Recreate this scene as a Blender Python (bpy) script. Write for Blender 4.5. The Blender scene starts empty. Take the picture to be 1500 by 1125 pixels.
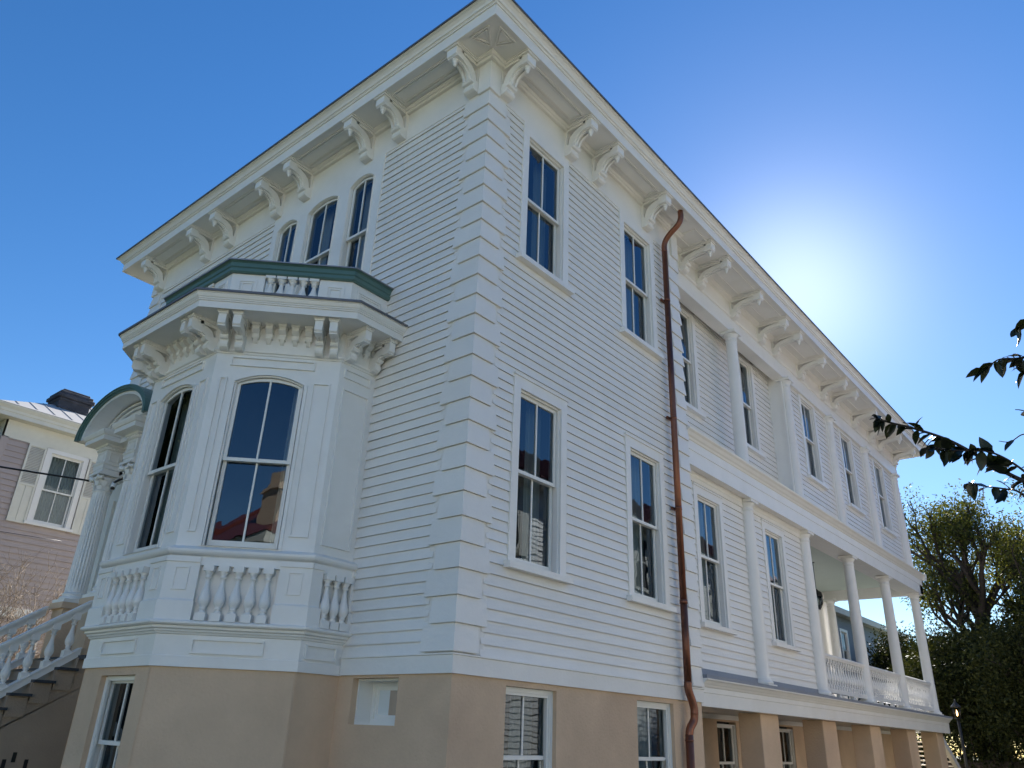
import bpy, bmesh, math, random
from mathutils import Vector, Matrix
R = math.radians
rnd = random.Random(7)
S = bpy.context.scene
COL = S.collection

# ------------------------------------------------------------------ camera
cam_d = bpy.data.cameras.new("camera"); cam = bpy.data.objects.new("camera", cam_d); COL.objects.link(cam)
F_ = Vector((0.69102634, 0.59208518, 0.41462964)); R_ = Vector((0.63750736, -0.76958046, 0.03647307)); U_ = Vector((-0.34068603, -0.23912559, 0.90925903))
CP = Vector((-5.81401456, -5.6077893, -0.53368385))
cam.matrix_world = Matrix(((R_.x, U_.x, -F_.x, CP.x), (R_.y, U_.y, -F_.y, CP.y), (R_.z, U_.z, -F_.z, CP.z), (0, 0, 0, 1)))
cam_d.sensor_width = 36; cam_d.lens = 36 * 1128.54 / 1500
cam_d.clip_start = 0.05; cam_d.clip_end = 3000
S.camera = cam

# ------------------------------------------------------------------ world and sun
SUN_AZ, SUN_EL = 17.6, 30.2            # azimuth from +x towards +y
w = bpy.data.worlds.new("World"); S.world = w; w.use_nodes = True
nt = w.node_tree; bg = nt.nodes['Background']
sky = nt.nodes.new('ShaderNodeTexSky'); sky.sky_type = 'NISHITA'; sky.sun_disc = False
sky.sun_elevation = R(SUN_EL); sky.sun_rotation = R(90 - SUN_AZ)
sky.air_density = 1.0; sky.dust_density = 0.06; sky.ozone_density = 2.0; sky.altitude = 0
hs = nt.nodes.new('ShaderNodeHueSaturation'); hs.inputs['Hue'].default_value = 0.506; hs.inputs['Saturation'].default_value = 1.32; hs.inputs['Value'].default_value = 0.90
nt.links.new(sky.outputs[0], hs.inputs['Color'])
# bright circumsolar aureole of the real sky, tied to the sun's direction
tcw = nt.nodes.new('ShaderNodeTexCoord'); dp = nt.nodes.new('ShaderNodeVectorMath'); dp.operation = 'DOT_PRODUCT'
dp.inputs[1].default_value = (math.cos(R(SUN_EL)) * math.cos(R(SUN_AZ)), math.cos(R(SUN_EL)) * math.sin(R(SUN_AZ)), math.sin(R(SUN_EL)))
nt.links.new(tcw.outputs['Generated'], dp.inputs[0])
pw = nt.nodes.new('ShaderNodeMath'); pw.operation = 'POWER'; pw.inputs[1].default_value = 190; nt.links.new(dp.outputs['Value'], pw.inputs[0])
gw = nt.nodes.new('ShaderNodeVectorMath'); gw.operation = 'SCALE'; gw.inputs[0].default_value = (2.1, 2.08, 2.0); nt.links.new(pw.outputs[0], gw.inputs['Scale'])
p2 = nt.nodes.new('ShaderNodeMath'); p2.operation = 'POWER'; p2.inputs[1].default_value = 30; nt.links.new(dp.outputs['Value'], p2.inputs[0])
p3 = nt.nodes.new('ShaderNodeMath'); p3.operation = 'MULTIPLY_ADD'; p3.inputs[1].default_value = 0.14; nt.links.new(p2.outputs[0], p3.inputs[0]); nt.links.new(pw.outputs[0], p3.inputs[2])
nt.links.new(p3.outputs[0], gw.inputs['Scale'])
ad = nt.nodes.new('ShaderNodeVectorMath'); ad.operation = 'ADD'; nt.links.new(hs.outputs[0], ad.inputs[0]); nt.links.new(gw.outputs[0], ad.inputs[1])
nt.links.new(ad.outputs[0], bg.inputs[0]); bg.inputs[1].default_value = 0.075
sd = bpy.data.lights.new("sun", 'SUN'); sd.energy = 5.0; sd.angle = R(0.53); sd.color = (1, 0.95, 0.86)
so = bpy.data.objects.new("sun", sd); COL.objects.link(so)
sv = Vector((math.cos(R(SUN_EL)) * math.cos(R(SUN_AZ)), math.cos(R(SUN_EL)) * math.sin(R(SUN_AZ)), math.sin(R(SUN_EL))))
so.rotation_euler = (-sv).to_track_quat('-Z', 'Y').to_euler()
S.view_settings.view_transform = 'Standard'; S.view_settings.look = 'None'
S.view_settings.exposure = 1.35; S.view_settings.gamma = 1.0
S.render.engine = 'CYCLES'
S.cycles.max_bounces = 8; S.cycles.diffuse_bounces = 4; S.cycles.transparent_max_bounces = 16

# ------------------------------------------------------------------ materials
def mat(name, col, rough=0.5, var=0.06, scale=3.0, bump=0.0, bscale=60.0, metal=0.0, spec=0.5, stain=0.0, scol=None):
    m = bpy.data.materials.new(name); m.use_nodes = True
    t = m.node_tree; b = t.nodes['Principled BSDF']
    b.inputs['Roughness'].default_value = rough; b.inputs['Metallic'].default_value = metal
    b.inputs['Specular IOR Level'].default_value = spec
    tc = t.nodes.new('ShaderNodeTexCoord')
    n = t.nodes.new('ShaderNodeTexNoise'); n.inputs['Scale'].default_value = scale; n.inputs['Detail'].default_value = 6; n.inputs['Roughness'].default_value = 0.65
    t.links.new(tc.outputs['Object'], n.inputs['Vector'])
    mr = t.nodes.new('ShaderNodeMapRange'); mr.inputs[1].default_value = 0.3; mr.inputs[2].default_value = 0.7
    mr.inputs[3].default_value = 1 - var; mr.inputs[4].default_value = 1 + var
    t.links.new(n.outputs[0], mr.inputs[0])
    mx = t.nodes.new('ShaderNodeVectorMath'); mx.operation = 'SCALE'; mx.inputs[0].default_value = col
    t.links.new(mr.outputs[0], mx.inputs['Scale'])
    out = mx.outputs[0]
    if stain > 0:
        n2 = t.nodes.new('ShaderNodeTexNoise'); n2.inputs['Scale'].default_value = scale * 0.45; n2.inputs['Detail'].default_value = 8; n2.inputs['Distortion'].default_value = 0.6
        t.links.new(tc.outputs['Object'], n2.inputs['Vector'])
        m2 = t.nodes.new('ShaderNodeMapRange'); m2.inputs[1].default_value = 0.52; m2.inputs[2].default_value = 0.68; m2.inputs[3].default_value = 0; m2.inputs[4].default_value = stain
        t.links.new(n2.outputs[0], m2.inputs[0])
        mm = t.nodes.new('ShaderNodeMix'); mm.data_type = 'RGBA'
        t.links.new(m2.outputs[0], mm.inputs[0]); t.links.new(out, mm.inputs[6]); mm.inputs[7].default_value = (*(scol or [c * 0.6 for c in col]), 1)
        out = mm.outputs[2]
    t.links.new(out, b.inputs['Base Color'])
    if bump > 0:
        nb = t.nodes.new('ShaderNodeTexNoise'); nb.inputs['Scale'].default_value = bscale; nb.inputs['Detail'].default_value = 4
        t.links.new(tc.outputs['Object'], nb.inputs['Vector'])
        bp = t.nodes.new('ShaderNodeBump'); bp.inputs['Strength'].default_value = bump; bp.inputs['Distance'].default_value = 0.01
        t.links.new(nb.outputs[0], bp.inputs['Height']); t.links.new(bp.outputs[0], b.inputs['Normal'])
    return m

def island_var(m, amt):
    t = m.node_tree; b = t.nodes['Principled BSDF']; src = b.inputs['Base Color'].links[0].from_socket
    g = t.nodes.new('ShaderNodeNewGeometry'); mr = t.nodes.new('ShaderNodeMapRange'); mr.inputs[3].default_value = 1 - amt; mr.inputs[4].default_value = 1
    t.links.new(g.outputs['Random Per Island'], mr.inputs[0]); v = t.nodes.new('ShaderNodeVectorMath'); v.operation = 'SCALE'
    t.links.new(src, v.inputs[0]); t.links.new(mr.outputs[0], v.inputs['Scale']); t.links.new(v.outputs[0], b.inputs['Base Color'])

def glass_mat(name, tint=(0.55, 0.62, 0.62), ior=1.85):
    m = bpy.data.materials.new(name); m.use_nodes = True; t = m.node_tree
    for n in list(t.nodes):
        if n.type != 'OUTPUT_MATERIAL': t.nodes.remove(n)
    o = [n for n in t.nodes if n.type == 'OUTPUT_MATERIAL'][0]
    tr = t.nodes.new('ShaderNodeBsdfTransparent'); tr.inputs[0].default_value = (*tint, 1)
    gl = t.nodes.new('ShaderNodeBsdfGlossy'); gl.inputs['Roughness'].default_value = 0.0; gl.inputs[0].default_value = (0.80, 0.90, 1.0, 1)
    fr = t.nodes.new('ShaderNodeFresnel'); fr.inputs[0].default_value = ior
    tc = t.nodes.new('ShaderNodeTexCoord'); nz = t.nodes.new('ShaderNodeTexNoise'); nz.inputs['Scale'].default_value = 2.2; nz.inputs['Detail'].default_value = 1.5
    bp = t.nodes.new('ShaderNodeBump'); bp.inputs['Strength'].default_value = 0.22; bp.inputs['Distance'].default_value = 0.010
    t.links.new(tc.outputs['Object'], nz.inputs['Vector']); t.links.new(nz.outputs[0], bp.inputs['Height'])
    t.links.new(bp.outputs[0], gl.inputs['Normal'])
    mx = t.nodes.new('ShaderNodeMixShader')
    t.links.new(fr.outputs[0], mx.inputs[0]); t.links.new(tr.outputs[0], mx.inputs[1]); t.links.new(gl.outputs[0], mx.inputs[2])
    t.links.new(mx.outputs[0], o.inputs[0])
    return m

def leaf_mat(name, c1, c2, trans=0.35, rough=0.6, spec=0.12):
    m = bpy.data.materials.new(name); m.use_nodes = True; t = m.node_tree; b = t.nodes['Principled BSDF']
    o = [n for n in t.nodes if n.type == 'OUTPUT_MATERIAL'][0]
    g = t.nodes.new('ShaderNodeNewGeometry'); cr = t.nodes.new('ShaderNodeValToRGB')
    cr.color_ramp.elements[0].color = (*c1, 1); cr.color_ramp.elements[1].color = (*c2, 1)
    t.links.new(g.outputs['Random Per Island'], cr.inputs[0]); t.links.new(cr.outputs[0], b.inputs['Base Color'])
    b.inputs['Roughness'].default_value = rough; b.inputs['Specular IOR Level'].default_value = spec
    tl = t.nodes.new('ShaderNodeBsdfTranslucent'); br = t.nodes.new('ShaderNodeVectorMath'); br.operation = 'MULTIPLY'; br.inputs[1].default_value = (2.2, 2.0, 0.9)
    t.links.new(cr.outputs[0], br.inputs[0]); t.links.new(br.outputs[0], tl.inputs[0])
    mx = t.nodes.new('ShaderNodeMixShader'); mx.inputs[0].default_value = trans
    t.links.new(b.outputs[0], mx.inputs[1]); t.links.new(tl.outputs[0], mx.inputs[2]); t.links.new(mx.outputs[0], o.inputs[0])
    return m

M = {}
M['white'] = mat('white_paint', (0.83, 0.81, 0.775), 0.42, 0.03, 1.6, 0.2, 22, stain=0.22, scol=(0.70, 0.675, 0.62))
island_var(M['white'], 0.05)
M['trim'] = mat('white_trim_paint', (0.82, 0.805, 0.775), 0.38, 0.03, 2.5, 0.10, 20, stain=0.22, scol=(0.68, 0.65, 0.59))
M['sash'] = mat('white_sash_paint', (0.80, 0.79, 0.75), 0.35, 0.02, 4)
M['stucco'] = mat('tan_stucco', (0.65, 0.475, 0.33), 0.9, 0.10, 1.1, 0.7, 30, spec=0.2, stain=0.5, scol=(0.48, 0.335, 0.235))
M['greentrim'] = mat('dark_green_paint', (0.085, 0.165, 0.15), 0.35, 0.08, 3)
M['metaledge'] = mat('dark_roof_metal', (0.17, 0.165, 0.17), 0.5, 0.15, 4, metal=0.6)
M['roofmetal'] = mat('grey_roof_metal', (0.30, 0.30, 0.32), 0.45, 0.1, 1.5, metal=0.5)
M['copper'] = mat('weathered_copper', (0.21, 0.085, 0.052), 0.4, 0.35, 1.2, 0.1, 12, metal=0.7, stain=0.9, scol=(0.05, 0.028, 0.035))
M['glass'] = glass_mat('window_glass')
M['dimglass'] = glass_mat('dim_reflection_glass', (0.6, 0.66, 0.68), 1.6)  # reflection weakened in the material itself, imitating a darker mirrored sky
M['curtain'] = mat('sheer_curtain', (0.62, 0.64, 0.64), 0.9, 0.06, 2)
M['dark'] = mat('dark_interior', (0.035, 0.035, 0.038), 0.9, 0.3, 0.8)
M['ceilblue'] = mat('pale_green_ceiling_paint', (0.58, 0.66, 0.60), 0.5, 0.03, 1.5)
M['floorgrey'] = mat('grey_porch_paint', (0.22, 0.24, 0.28), 0.5, 0.08, 2)
M['black'] = mat('black_metal', (0.015, 0.015, 0.015), 0.4, 0.2, 4)
M['tread'] = mat('dark_slate_tread', (0.035, 0.04, 0.05), 0.5, 0.2, 5)
M['brown'] = mat('mauve_clapboard_paint', (0.44, 0.37, 0.355), 0.7, 0.06, 2, 0.1, 30)
M['cream'] = mat('cream_paint', (0.70, 0.68, 0.60), 0.55, 0.06, 3)
M['paleroof'] = mat('pale_standing_seam_metal', (0.42, 0.41, 0.40), 0.6, 0.06, 1)
M['brickdark'] = mat('soot_dark_chimney_render', (0.055, 0.055, 0.065), 0.85, 0.4, 5, 0.6, 20)
M['redroof'] = mat('red_standing_seam_metal', (0.16, 0.035, 0.025), 0.45, 0.15, 1)
M['bluegrey'] = mat('blue_grey_siding', (0.27, 0.33, 0.40), 0.7, 0.05, 1)
M['greendoor'] = mat('grey_green_boards', (0.12, 0.15, 0.13), 0.6, 0.1, 3)
M['bark'] = mat('oak_bark', (0.035, 0.026, 0.02), 0.9, 0.4, 8, 0.8, 25)
M['twig'] = mat('pale_bare_twigs', (0.24, 0.19, 0.15), 0.8, 0.25, 6)
M['leafoak'] = leaf_mat('oak_leaves', (0.025, 0.038, 0.012), (0.10, 0.105, 0.03), 0.28)
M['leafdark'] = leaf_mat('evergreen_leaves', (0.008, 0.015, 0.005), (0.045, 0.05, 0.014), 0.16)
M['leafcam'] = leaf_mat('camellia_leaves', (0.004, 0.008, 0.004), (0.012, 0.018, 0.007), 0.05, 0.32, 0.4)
M['lamp'] = mat('lamp_glass', (0.8, 0.75, 0.6), 0.2, 0.02, 3)

# ------------------------------------------------------------------ mesh helpers
class Fr:
    """local frame on a wall: s along, d outwards, z up"""
    def __init__(s, o, u, n): s.o = Vector(o); s.u = Vector(u).normalized(); s.n = Vector(n).normalized()
    def p(s, a, d, z): return s.o + s.u * a + s.n * d + Vector((0, 0, z))
    def sh(s, a=0, d=0): return Fr(s.o + s.u * a + s.n * d, s.u, s.n)

class MB:
    def __init__(self): self.v = []; self.f = []; self.sm = []
    def quad(self, *pts, smooth=False):
        i = len(self.v); self.v += [Vector(p) for p in pts]; self.f.append(tuple(range(i, i + len(pts)))); self.sm.append(smooth)
    def box(self, fr, s0, s1, d0, d1, z0, z1):
        P = [fr.p(a, d, z) for z in (z0, z1) for d in (d0, d1) for a in (s0, s1)]
        i = len(self.v); self.v += P
        for q in ((0, 1, 3, 2), (4, 6, 7, 5), (0, 4, 5, 1), (2, 3, 7, 6), (0, 2, 6, 4), (1, 5, 7, 3)):
            self.f.append(tuple(i + k for k in q)); self.sm.append(False)
    def wbox(self, x0, x1, y0, y1, z0, z1): self.box(Fr((0, 0, 0), (1, 0, 0), (0, 1, 0)), x0, x1, y0, y1, z0, z1)
    def prism(self, fr, prof, s0, s1, smooth=False):
        """profile in (d,z) extruded along s"""
        n = len(prof); i = len(self.v)
        self.v += [fr.p(s0, d, z) for d, z in prof] + [fr.p(s1, d, z) for d, z in prof]
        for k in range(n):
            self.f.append((i + k, i + (k + 1) % n, i + n + (k + 1) % n, i + n + k)); self.sm.append(smooth)
        self.f.append(tuple(i + k for k in range(n))); self.sm.append(False)
        self.f.append(tuple(i + n + k for k in reversed(range(n)))); self.sm.append(False)
    def band(self, fr, A, B, s0, s1):
        """strip between polylines A and B (same length) in (d,z), extruded along s"""
        for k in range(len(A) - 1):
            self.prism(fr, [A[k], A[k + 1], B[k + 1], B[k]], s0, s1)
    def lathe(self, c, prof, seg=16, axis=Vector((0, 0, 1)), smooth=True, cap=True):
        c = Vector(c); ax = axis.normalized()
        a = ax.orthogonal().normalized(); b = ax.cross(a)
        i = len(self.v); n = len(prof)
        for r, h in prof:
            for k in range(seg):
                t = 2 * math.pi * k / seg
                self.v.append(c + ax * h + (a * math.cos(t) + b * math.sin(t)) * r)
        for j in range(n - 1):
            for k in range(seg):
                self.f.append((i + j * seg + k, i + j * seg + (k + 1) % seg, i + (j + 1) * seg + (k + 1) % seg, i + (j + 1) * seg + k)); self.sm.append(smooth)
        if cap:
            self.f.append(tuple(i + k for k in range(seg))); self.sm.append(False)
            self.f.append(tuple(i + (n - 1) * seg + k for k in range(seg))); self.sm.append(False)
    def tube(self, pts, rad, seg=8, smooth=True, flat=1.0):
        pts = [Vector(p) for p in pts]; n = len(pts); i = len(self.v)
        rr = rad if hasattr(rad, '__len__') else [rad] * n
        prev = None
        for j, p in enumerate(pts):
            t = (pts[min(j + 1, n - 1)] - pts[max(j - 1, 0)]).normalized()
            a = prev - t * prev.dot(t) if prev is not None else t.orthogonal()
            if a.length < 1e-5: a = t.orthogonal()
            a.normalize(); prev = a; b = t.cross(a)
            for k in range(seg):
                th = 2 * math.pi * k / seg
                self.v.append(p + (a * math.cos(th) + b * math.sin(th) * flat) * rr[j])
        for j in range(n - 1):
            for k in range(seg):
                self.f.append((i + j * seg + k, i + j * seg + (k + 1) % seg, i + (j + 1) * seg + (k + 1) % seg, i + (j + 1) * seg + k)); self.sm.append(smooth)
        self.f.append(tuple(i + k for k in range(seg))); self.sm.append(False)
        self.f.append(tuple(i + (n - 1) * seg + k for k in range(seg))); self.sm.append(False)
    def ring(self, fr, s0, s1, z0, z1, w, d0, d1):
        """rectangular frame lying on a wall"""
        self.box(fr, s0, s1, d0, d1, z1 - w, z1); self.box(fr, s0, s1, d0, d1, z0, z0 + w)
        self.box(fr, s0, s0 + w, d0, d1, z0 + w, z1 - w); self.box(fr, s1 - w, s1, d0, d1, z0 + w, z1 - w)
    def sweep(self, plan, prof, closed=False):
        """closed (offset,z) section swept along a plan polyline; outward is left of travel"""
        n = len(plan); P = [Vector((p[0], p[1])) for p in plan]
        nr = []
        for k in range(n if closed else n - 1):
            d = (P[(k + 1) % n] - P[k]).normalized(); nr.append(Vector((-d.y, d.x)))
        rings = []
        for k in range(n):
            if closed: a, b = nr[k - 1], nr[k]
            else: a, b = nr[max(k - 1, 0)], nr[min(k, n - 2)]
            m = (a + b) / (1 + a.dot(b))
            rings.append([Vector((P[k].x + m.x * o, P[k].y + m.y * o, z)) for o, z in prof])
        m_ = len(prof); i = len(self.v)
        for r_ in rings: self.v += r_
        for k in range(n if closed else n - 1):
            k2 = (k + 1) % n
            for j in range(m_):
                j2 = (j + 1) % m_
                self.f.append((i + k * m_ + j, i + k * m_ + j2, i + k2 * m_ + j2, i + k2 * m_ + j)); self.sm.append(False)
        if not closed:
            self.f.append(tuple(i + j for j in range(m_))); self.sm.append(False)
            self.f.append(tuple(i + (n - 1) * m_ + j for j in reversed(range(m_)))); self.sm.append(False)
    def face_out(self, n):
        for k, f in enumerate(self.f):
            a, b, c = self.v[f[0]], self.v[f[1]], self.v[f[2]]
            if (b - a).cross(c - b).dot(n) < 0: self.f[k] = tuple(reversed(f))
    def obj(self, name, m, parent=None, recalc=True, bevel=0):
        me = bpy.data.meshes.new(name)
        me.from_pydata([tuple(v) for v in self.v], [], self.f)
        me.polygons.foreach_set('use_smooth', self.sm)
        me.materials.append(m)
        if recalc:
            b = bmesh.new(); b.from_mesh(me); bmesh.ops.recalc_face_normals(b, faces=b.faces); b.to_mesh(me); b.free()
        me.update()
        o = bpy.data.objects.new(name, me); COL.objects.link(o)
        if parent is not None: o.parent = parent
        if bevel:
            bv = o.modifiers.new('bevel', 'BEVEL'); bv.width = bevel; bv.segments = 1; bv.limit_method = 'ANGLE'; bv.angle_limit = R(50)
        return o

def thing(name, label, cat, loc=(0, 0, 0), group=None):
    o = bpy.data.objects.new(name, None); COL.objects.link(o); o.location = loc; o.empty_display_size = 0.2
    o['label'] = label; o['category'] = cat
    if group: o['group'] = group
    return o
def tag(o, label, cat, group=None):
    o['label'] = label; o['category'] = cat
    if group: o['group'] = group
    return o
def dup(o, parent, mw=None):
    c = o.copy(); COL.objects.link(c); c.parent = parent
    if mw is not None: c.matrix_basis = mw
    return c
def frame_mat(fr, s, z, d=0):
    """matrix that puts a mesh modelled with s=+x, d=+y(out) into a wall frame"""
    o = fr.p(s, d, z)
    return Matrix(((fr.u.x, fr.n.x, 0, o.x), (fr.u.y, fr.n.y, 0, o.y), (0, 0, 1, o.z), (0, 0, 0, 1)))
L0 = Fr((0, 0, 0), (1, 0, 0), (0, 1, 0))

def siding(mb, fr, s0, s1, z0, z1, holes=(), e=0.1225, t=0.021, seed=0):
    rr = random.Random(seed); z = z0
    while z < z1 - 0.01:
        zt = min(z + e, z1); iv = [(s0, s1)]
        parts = []
        cuts = [(a, b, lo, hi) for a, b, lo, hi in holes if hi > z and lo < zt]
        edges = sorted({s0, s1} | {min(max(c, s0), s1) for h in cuts for c in h[:2]})
        for a, b in zip(edges[:-1], edges[1:]):
            if b - a < 1e-4: continue
            m = (a + b) / 2; za, zb = z, zt
            for ha, hb, lo, hi in cuts:
                if ha < m < hb:
                    if lo <= z and hi >= zt: za = zb
                    elif lo > z: zb = min(zb, lo)
                    else: za = max(za, hi)
            if zb - za > 0.004: parts.append((a, b, za, zb))
        for a, b, za, zb in parts:
            x = a
            while x < b - 1e-4:
                x2 = min(x + rr.uniform(2.2, 4.2), b)
                if b - x2 < 0.5: x2 = b
                j = rr.uniform(-0.0012, 0.0012); jz = rr.uniform(-0.001, 0.001)
                q = x2 - (0.0015 if x2 < b else 0)
                tb = lambda zz: t * (1 - (zz - z) / e)
                d0_, d1_ = tb(za) + j, tb(zb) + 0.001
                zz0 = za + (jz if za == z else 0)
                mb.quad(fr.p(x, d0_, zz0), fr.p(q, d0_, zz0), fr.p(q, d1_, zb), fr.p(x, d1_, zb))
                mb.quad(fr.p(x, d0_, zz0), fr.p(q, d0_, zz0), fr.p(q, -0.008, zz0 + 0.007), fr.p(x, -0.008, zz0 + 0.007))
                x = x2
        z += e

def flat_wall(mb, fr, s0, s1, z0, z1, holes=(), d=0.0, depth=0.2):
    """sheet with rectangular holes and their reveals"""
    ss = sorted({s0, s1} | {c for h in holes for c in h[:2]}); zz = sorted({z0, z1} | {c for h in holes for c in h[2:4]})
    for a, b in zip(ss[:-1], ss[1:]):
        for lo, hi in zip(zz[:-1], zz[1:]):
            m, n = (a + b) / 2, (lo + hi) / 2
            if any(h[0] < m < h[1] and h[2] < n < h[3] for h in holes): continue
            mb.quad(fr.p(a, d, lo), fr.p(b, d, lo), fr.p(b, d, hi), fr.p(a, d, hi))
    for a, b, lo, hi in holes:
        q = d - depth
        mb.quad(fr.p(a, d, lo), fr.p(a, d, hi), fr.p(a, q, hi), fr.p(a, q, lo))
        mb.quad(fr.p(b, d, lo), fr.p(b, d, hi), fr.p(b, q, hi), fr.p(b, q, lo))
        mb.quad(fr.p(a, d, hi), fr.p(b, d, hi), fr.p(b, q, hi), fr.p(a, q, hi))
        mb.quad(fr.p(a, d, lo), fr.p(b, d, lo), fr.p(b, q, lo), fr.p(a, q, lo))

def arc_pts(a, b, zs, rise, n=10):
    """segmental arch from a to b, springing zs"""
    if rise <= 0: return [(a, zs), (b, zs)]
    c = (a + b) / 2; h = (b - a) / 2; r = (h * h + rise * rise) / (2 * rise); t0 = math.asin(h / r)
    return [(c + r * math.sin(-t0 + 2 * t0 * k / n), zs + r * math.cos(t0 * (-1 + 2 * k / n)) - (r - rise)) for k in range(n + 1)]

def arched_frame(mb, fr, a, b, zlo, zs, rise, w, d0, d1, n=10, bottom=True, wb=None):
    """sash or casing ring whose head follows an arch, w = member width inwards"""
    wb = wb or w
    mb.box(fr, a, a + w, d0, d1, zlo, zs); mb.box(fr, b - w, b, d0, d1, zlo, zs)
    if bottom: mb.box(fr, a + w, b - w, d0, d1, zlo, zlo + wb)
    if rise <= 0:
        mb.box(fr, a + w, b - w, d0, d1, zs - w, zs); return
    O = arc_pts(a, b, zs, rise, n); I = arc_pts(a + w, b - w, zs - w * 0.15, rise - w * 0.75, n)
    for k in range(n):
        q = [O[k], O[k + 1], I[k + 1], I[k]]
        i = len(mb.v); mb.v += [fr.p(s, d0, z) for s, z in q] + [fr.p(s, d1, z) for s, z in q]
        for g in ((0, 1, 2, 3), (4, 7, 6, 5), (0, 4, 5, 1), (1, 5, 6, 2), (2, 6, 7, 3), (3, 7, 4, 0)):
            mb.f.append(tuple(i + x for x in g)); mb.sm.append(False)

def window(parent, fr, a, b, zlo, zhi, zrail, rise=0.0, casing=0.13, head=0.14, sill=True, reveal=0.17, curtains=(0.0, 0.30, 0.70, 1.0), cdepth=0.30, seed=0, label=None, crown=False, sillx=0.06, muntin=True, csill=0.09, headmat=None, roomd=0.9, casedepth=0.03, lowrail=None, glass='glass'):
    """a..b, zlo..zhi is the clear opening inside the casing; returns the casing object (part)"""
    rr = random.Random(seed)
    zs = zhi - rise
    mb = MB()
    if casing > 0:
        mb.box(fr, a - casing, a, -0.012, casedepth, zlo - 0.02, zhi + head); mb.box(fr, b, b + casing, -0.012, casedepth, zlo - 0.02, zhi + head)
        mb.box(fr, a, b, -0.012, casedepth - 0.001, zhi, zhi + head)
        if crown:
            mb.box(fr, a - casing - 0.015, b + casing + 0.015, 0, casedepth + 0.018, zhi + head, zhi + head + 0.028)
    # reveal jambs and head
    A0, B0, ZH = a, b, zhi
    a, b, zs = a + 0.002, b - 0.002, zs - 0.002
    mb.quad(fr.p(a, 0.02, zlo), fr.p(a, 0.02, zs), fr.p(a, -reveal, zs), fr.p(a, -reveal, zlo))
    mb.quad(fr.p(b, 0.02, zlo), fr.p(b, 0.02, zs), fr.p(b, -reveal, zs), fr.p(b, -reveal, zlo))
    A = arc_pts(a, b, zs, rise)
    for (s1, z1), (s2, z2) in zip(A[:-1], A[1:]):
        mb.quad(fr.p(s1, 0.02, z1), fr.p(s2, 0.02, z2), fr.p(s2, -reveal, z2), fr.p(s1, -reveal, z1))
    mb.quad(fr.p(a, 0.02, zlo), fr.p(b, 0.02, zlo), fr.p(b, -reveal, zlo), fr.p(a, -reveal, zlo))
    # parting stops
    st = 0.018
    arched_frame(mb, fr, a + 0.001, b - 0.001, zlo, zs - 0.001, rise, st, -0.035, -0.005, bottom=False)
    wo = mb.obj('window', M['trim'], parent)
    if label: wo['label'] = label
    # sashes : upper outside, lower inside
    a2, b2 = a + st, b - st; sw = 0.045; mid = (a2 + b2) / 2; mw = 0.011
    mb = MB()
    arched_frame(mb, fr, a2, b2, zrail - 0.022, zs - (st if rise <= 0 else 0.004), rise - (st if rise > 0 else 0), sw, -0.08, -0.04, wb=0.042)
    if muntin: mb.box(fr, mid - mw, mid + mw, -0.074, -0.046, zrail + 0.02, zhi - sw - (st if rise <= 0 else 0) - (0.01 if rise > 0 else 0))
    mb.obj('upper_sash', M['sash'], wo)
    mb = MB()
    mb.ring(fr, a2 + 0.001, b2 - 0.001, zlo + 0.004, zrail + 0.024, sw, -0.126, -0.086)
    mb.box(fr, a2 + sw, b2 - sw, -0.124, -0.088, zlo + 0.049, zlo + 0.085)
    if muntin: mb.box(fr, mid - mw, mid + mw, -0.12, -0.092, zlo + 0.085, zrail - 0.021)
    if lowrail: mb.box(fr, a2 + sw, b2 - sw, -0.12, -0.092, lowrail, lowrail + 0.02)
    mb.obj('lower_sash', M['sash'], wo)
    mb = MB(); I = arc_pts(a2 + sw * 0.5, b2 - sw * 0.5, zs - (0.03 if rise <= 0 else 0.01), max(rise - 0.03, 0))
    mb.quad(*([fr.p(a2 + sw * 0.5, -0.06, zrail), fr.p(b2 - sw * 0.5, -0.06, zrail)] + [fr.p(s, -0.06, z) for s, z in reversed(I)]))
    mb.face_out(fr.n); mb.obj('pane', M[glass], wo, recalc=False)
    mb = MB(); mb.quad(fr.p(a2 + 0.02, -0.106, zlo + 0.03), fr.p(b2 - 0.02, -0.106, zlo + 0.03), fr.p(b2 - 0.02, -0.106, zrail), fr.p(a2 + 0.02, -0.106, zrail))
    mb.face_out(fr.n); mb.obj('pane', M[glass], wo, recalc=False)
    if sill:
        mb = MB()
        mb.prism(fr, [(-0.10, zlo - 0.002), (0.105, zlo - 0.018), (0.105, zlo - csill), (0.07, zlo - csill), (-0.012, zlo - csill + 0.004), (-0.012, zlo - 0.02)], a - casing - sillx, b + casing + sillx)
        mb.obj('sill', M['trim'], wo)
    # room behind: closed dark box
    e = 0.25
    mb = MB(); d0, d1 = -reveal, -reveal - roomd
    for q in (((a - e, d0, zlo - e), (a - e, d0, zhi + e), (a - e, d1, zhi + e), (a - e, d1, zlo - e)), ((b + e, d0, zlo - e), (b + e, d0, zhi + e), (b + e, d1, zhi + e), (b + e, d1, zlo - e)),
              ((a - e, d1, zlo - e), (b + e, d1, zlo - e), (b + e, d1, zhi + e), (a - e, d1, zhi + e)), ((a - e, d0, zhi + e), (b + e, d0, zhi + e), (b + e, d1, zhi + e), (a - e, d1, zhi + e)),
              ((a - e, d0, zlo - e), (b + e, d0, zlo - e), (b + e, d1, zlo - e), (a - e, d1, zlo - e))):
        mb.quad(*[fr.p(*c) for c in q])
    # inner wall around opening so no light leaks
    for q in ((a - e, a, zlo - e, zhi + e), (b, b + e, zlo - e, zhi + e), (a, b, zlo - e, zlo), (a, b, zhi, zhi + e)):
        mb.quad(fr.p(q[0], d0, q[2]), fr.p(q[1], d0, q[2]), fr.p(q[1], d0, q[3]), fr.p(q[0], d0, q[3]))
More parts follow.
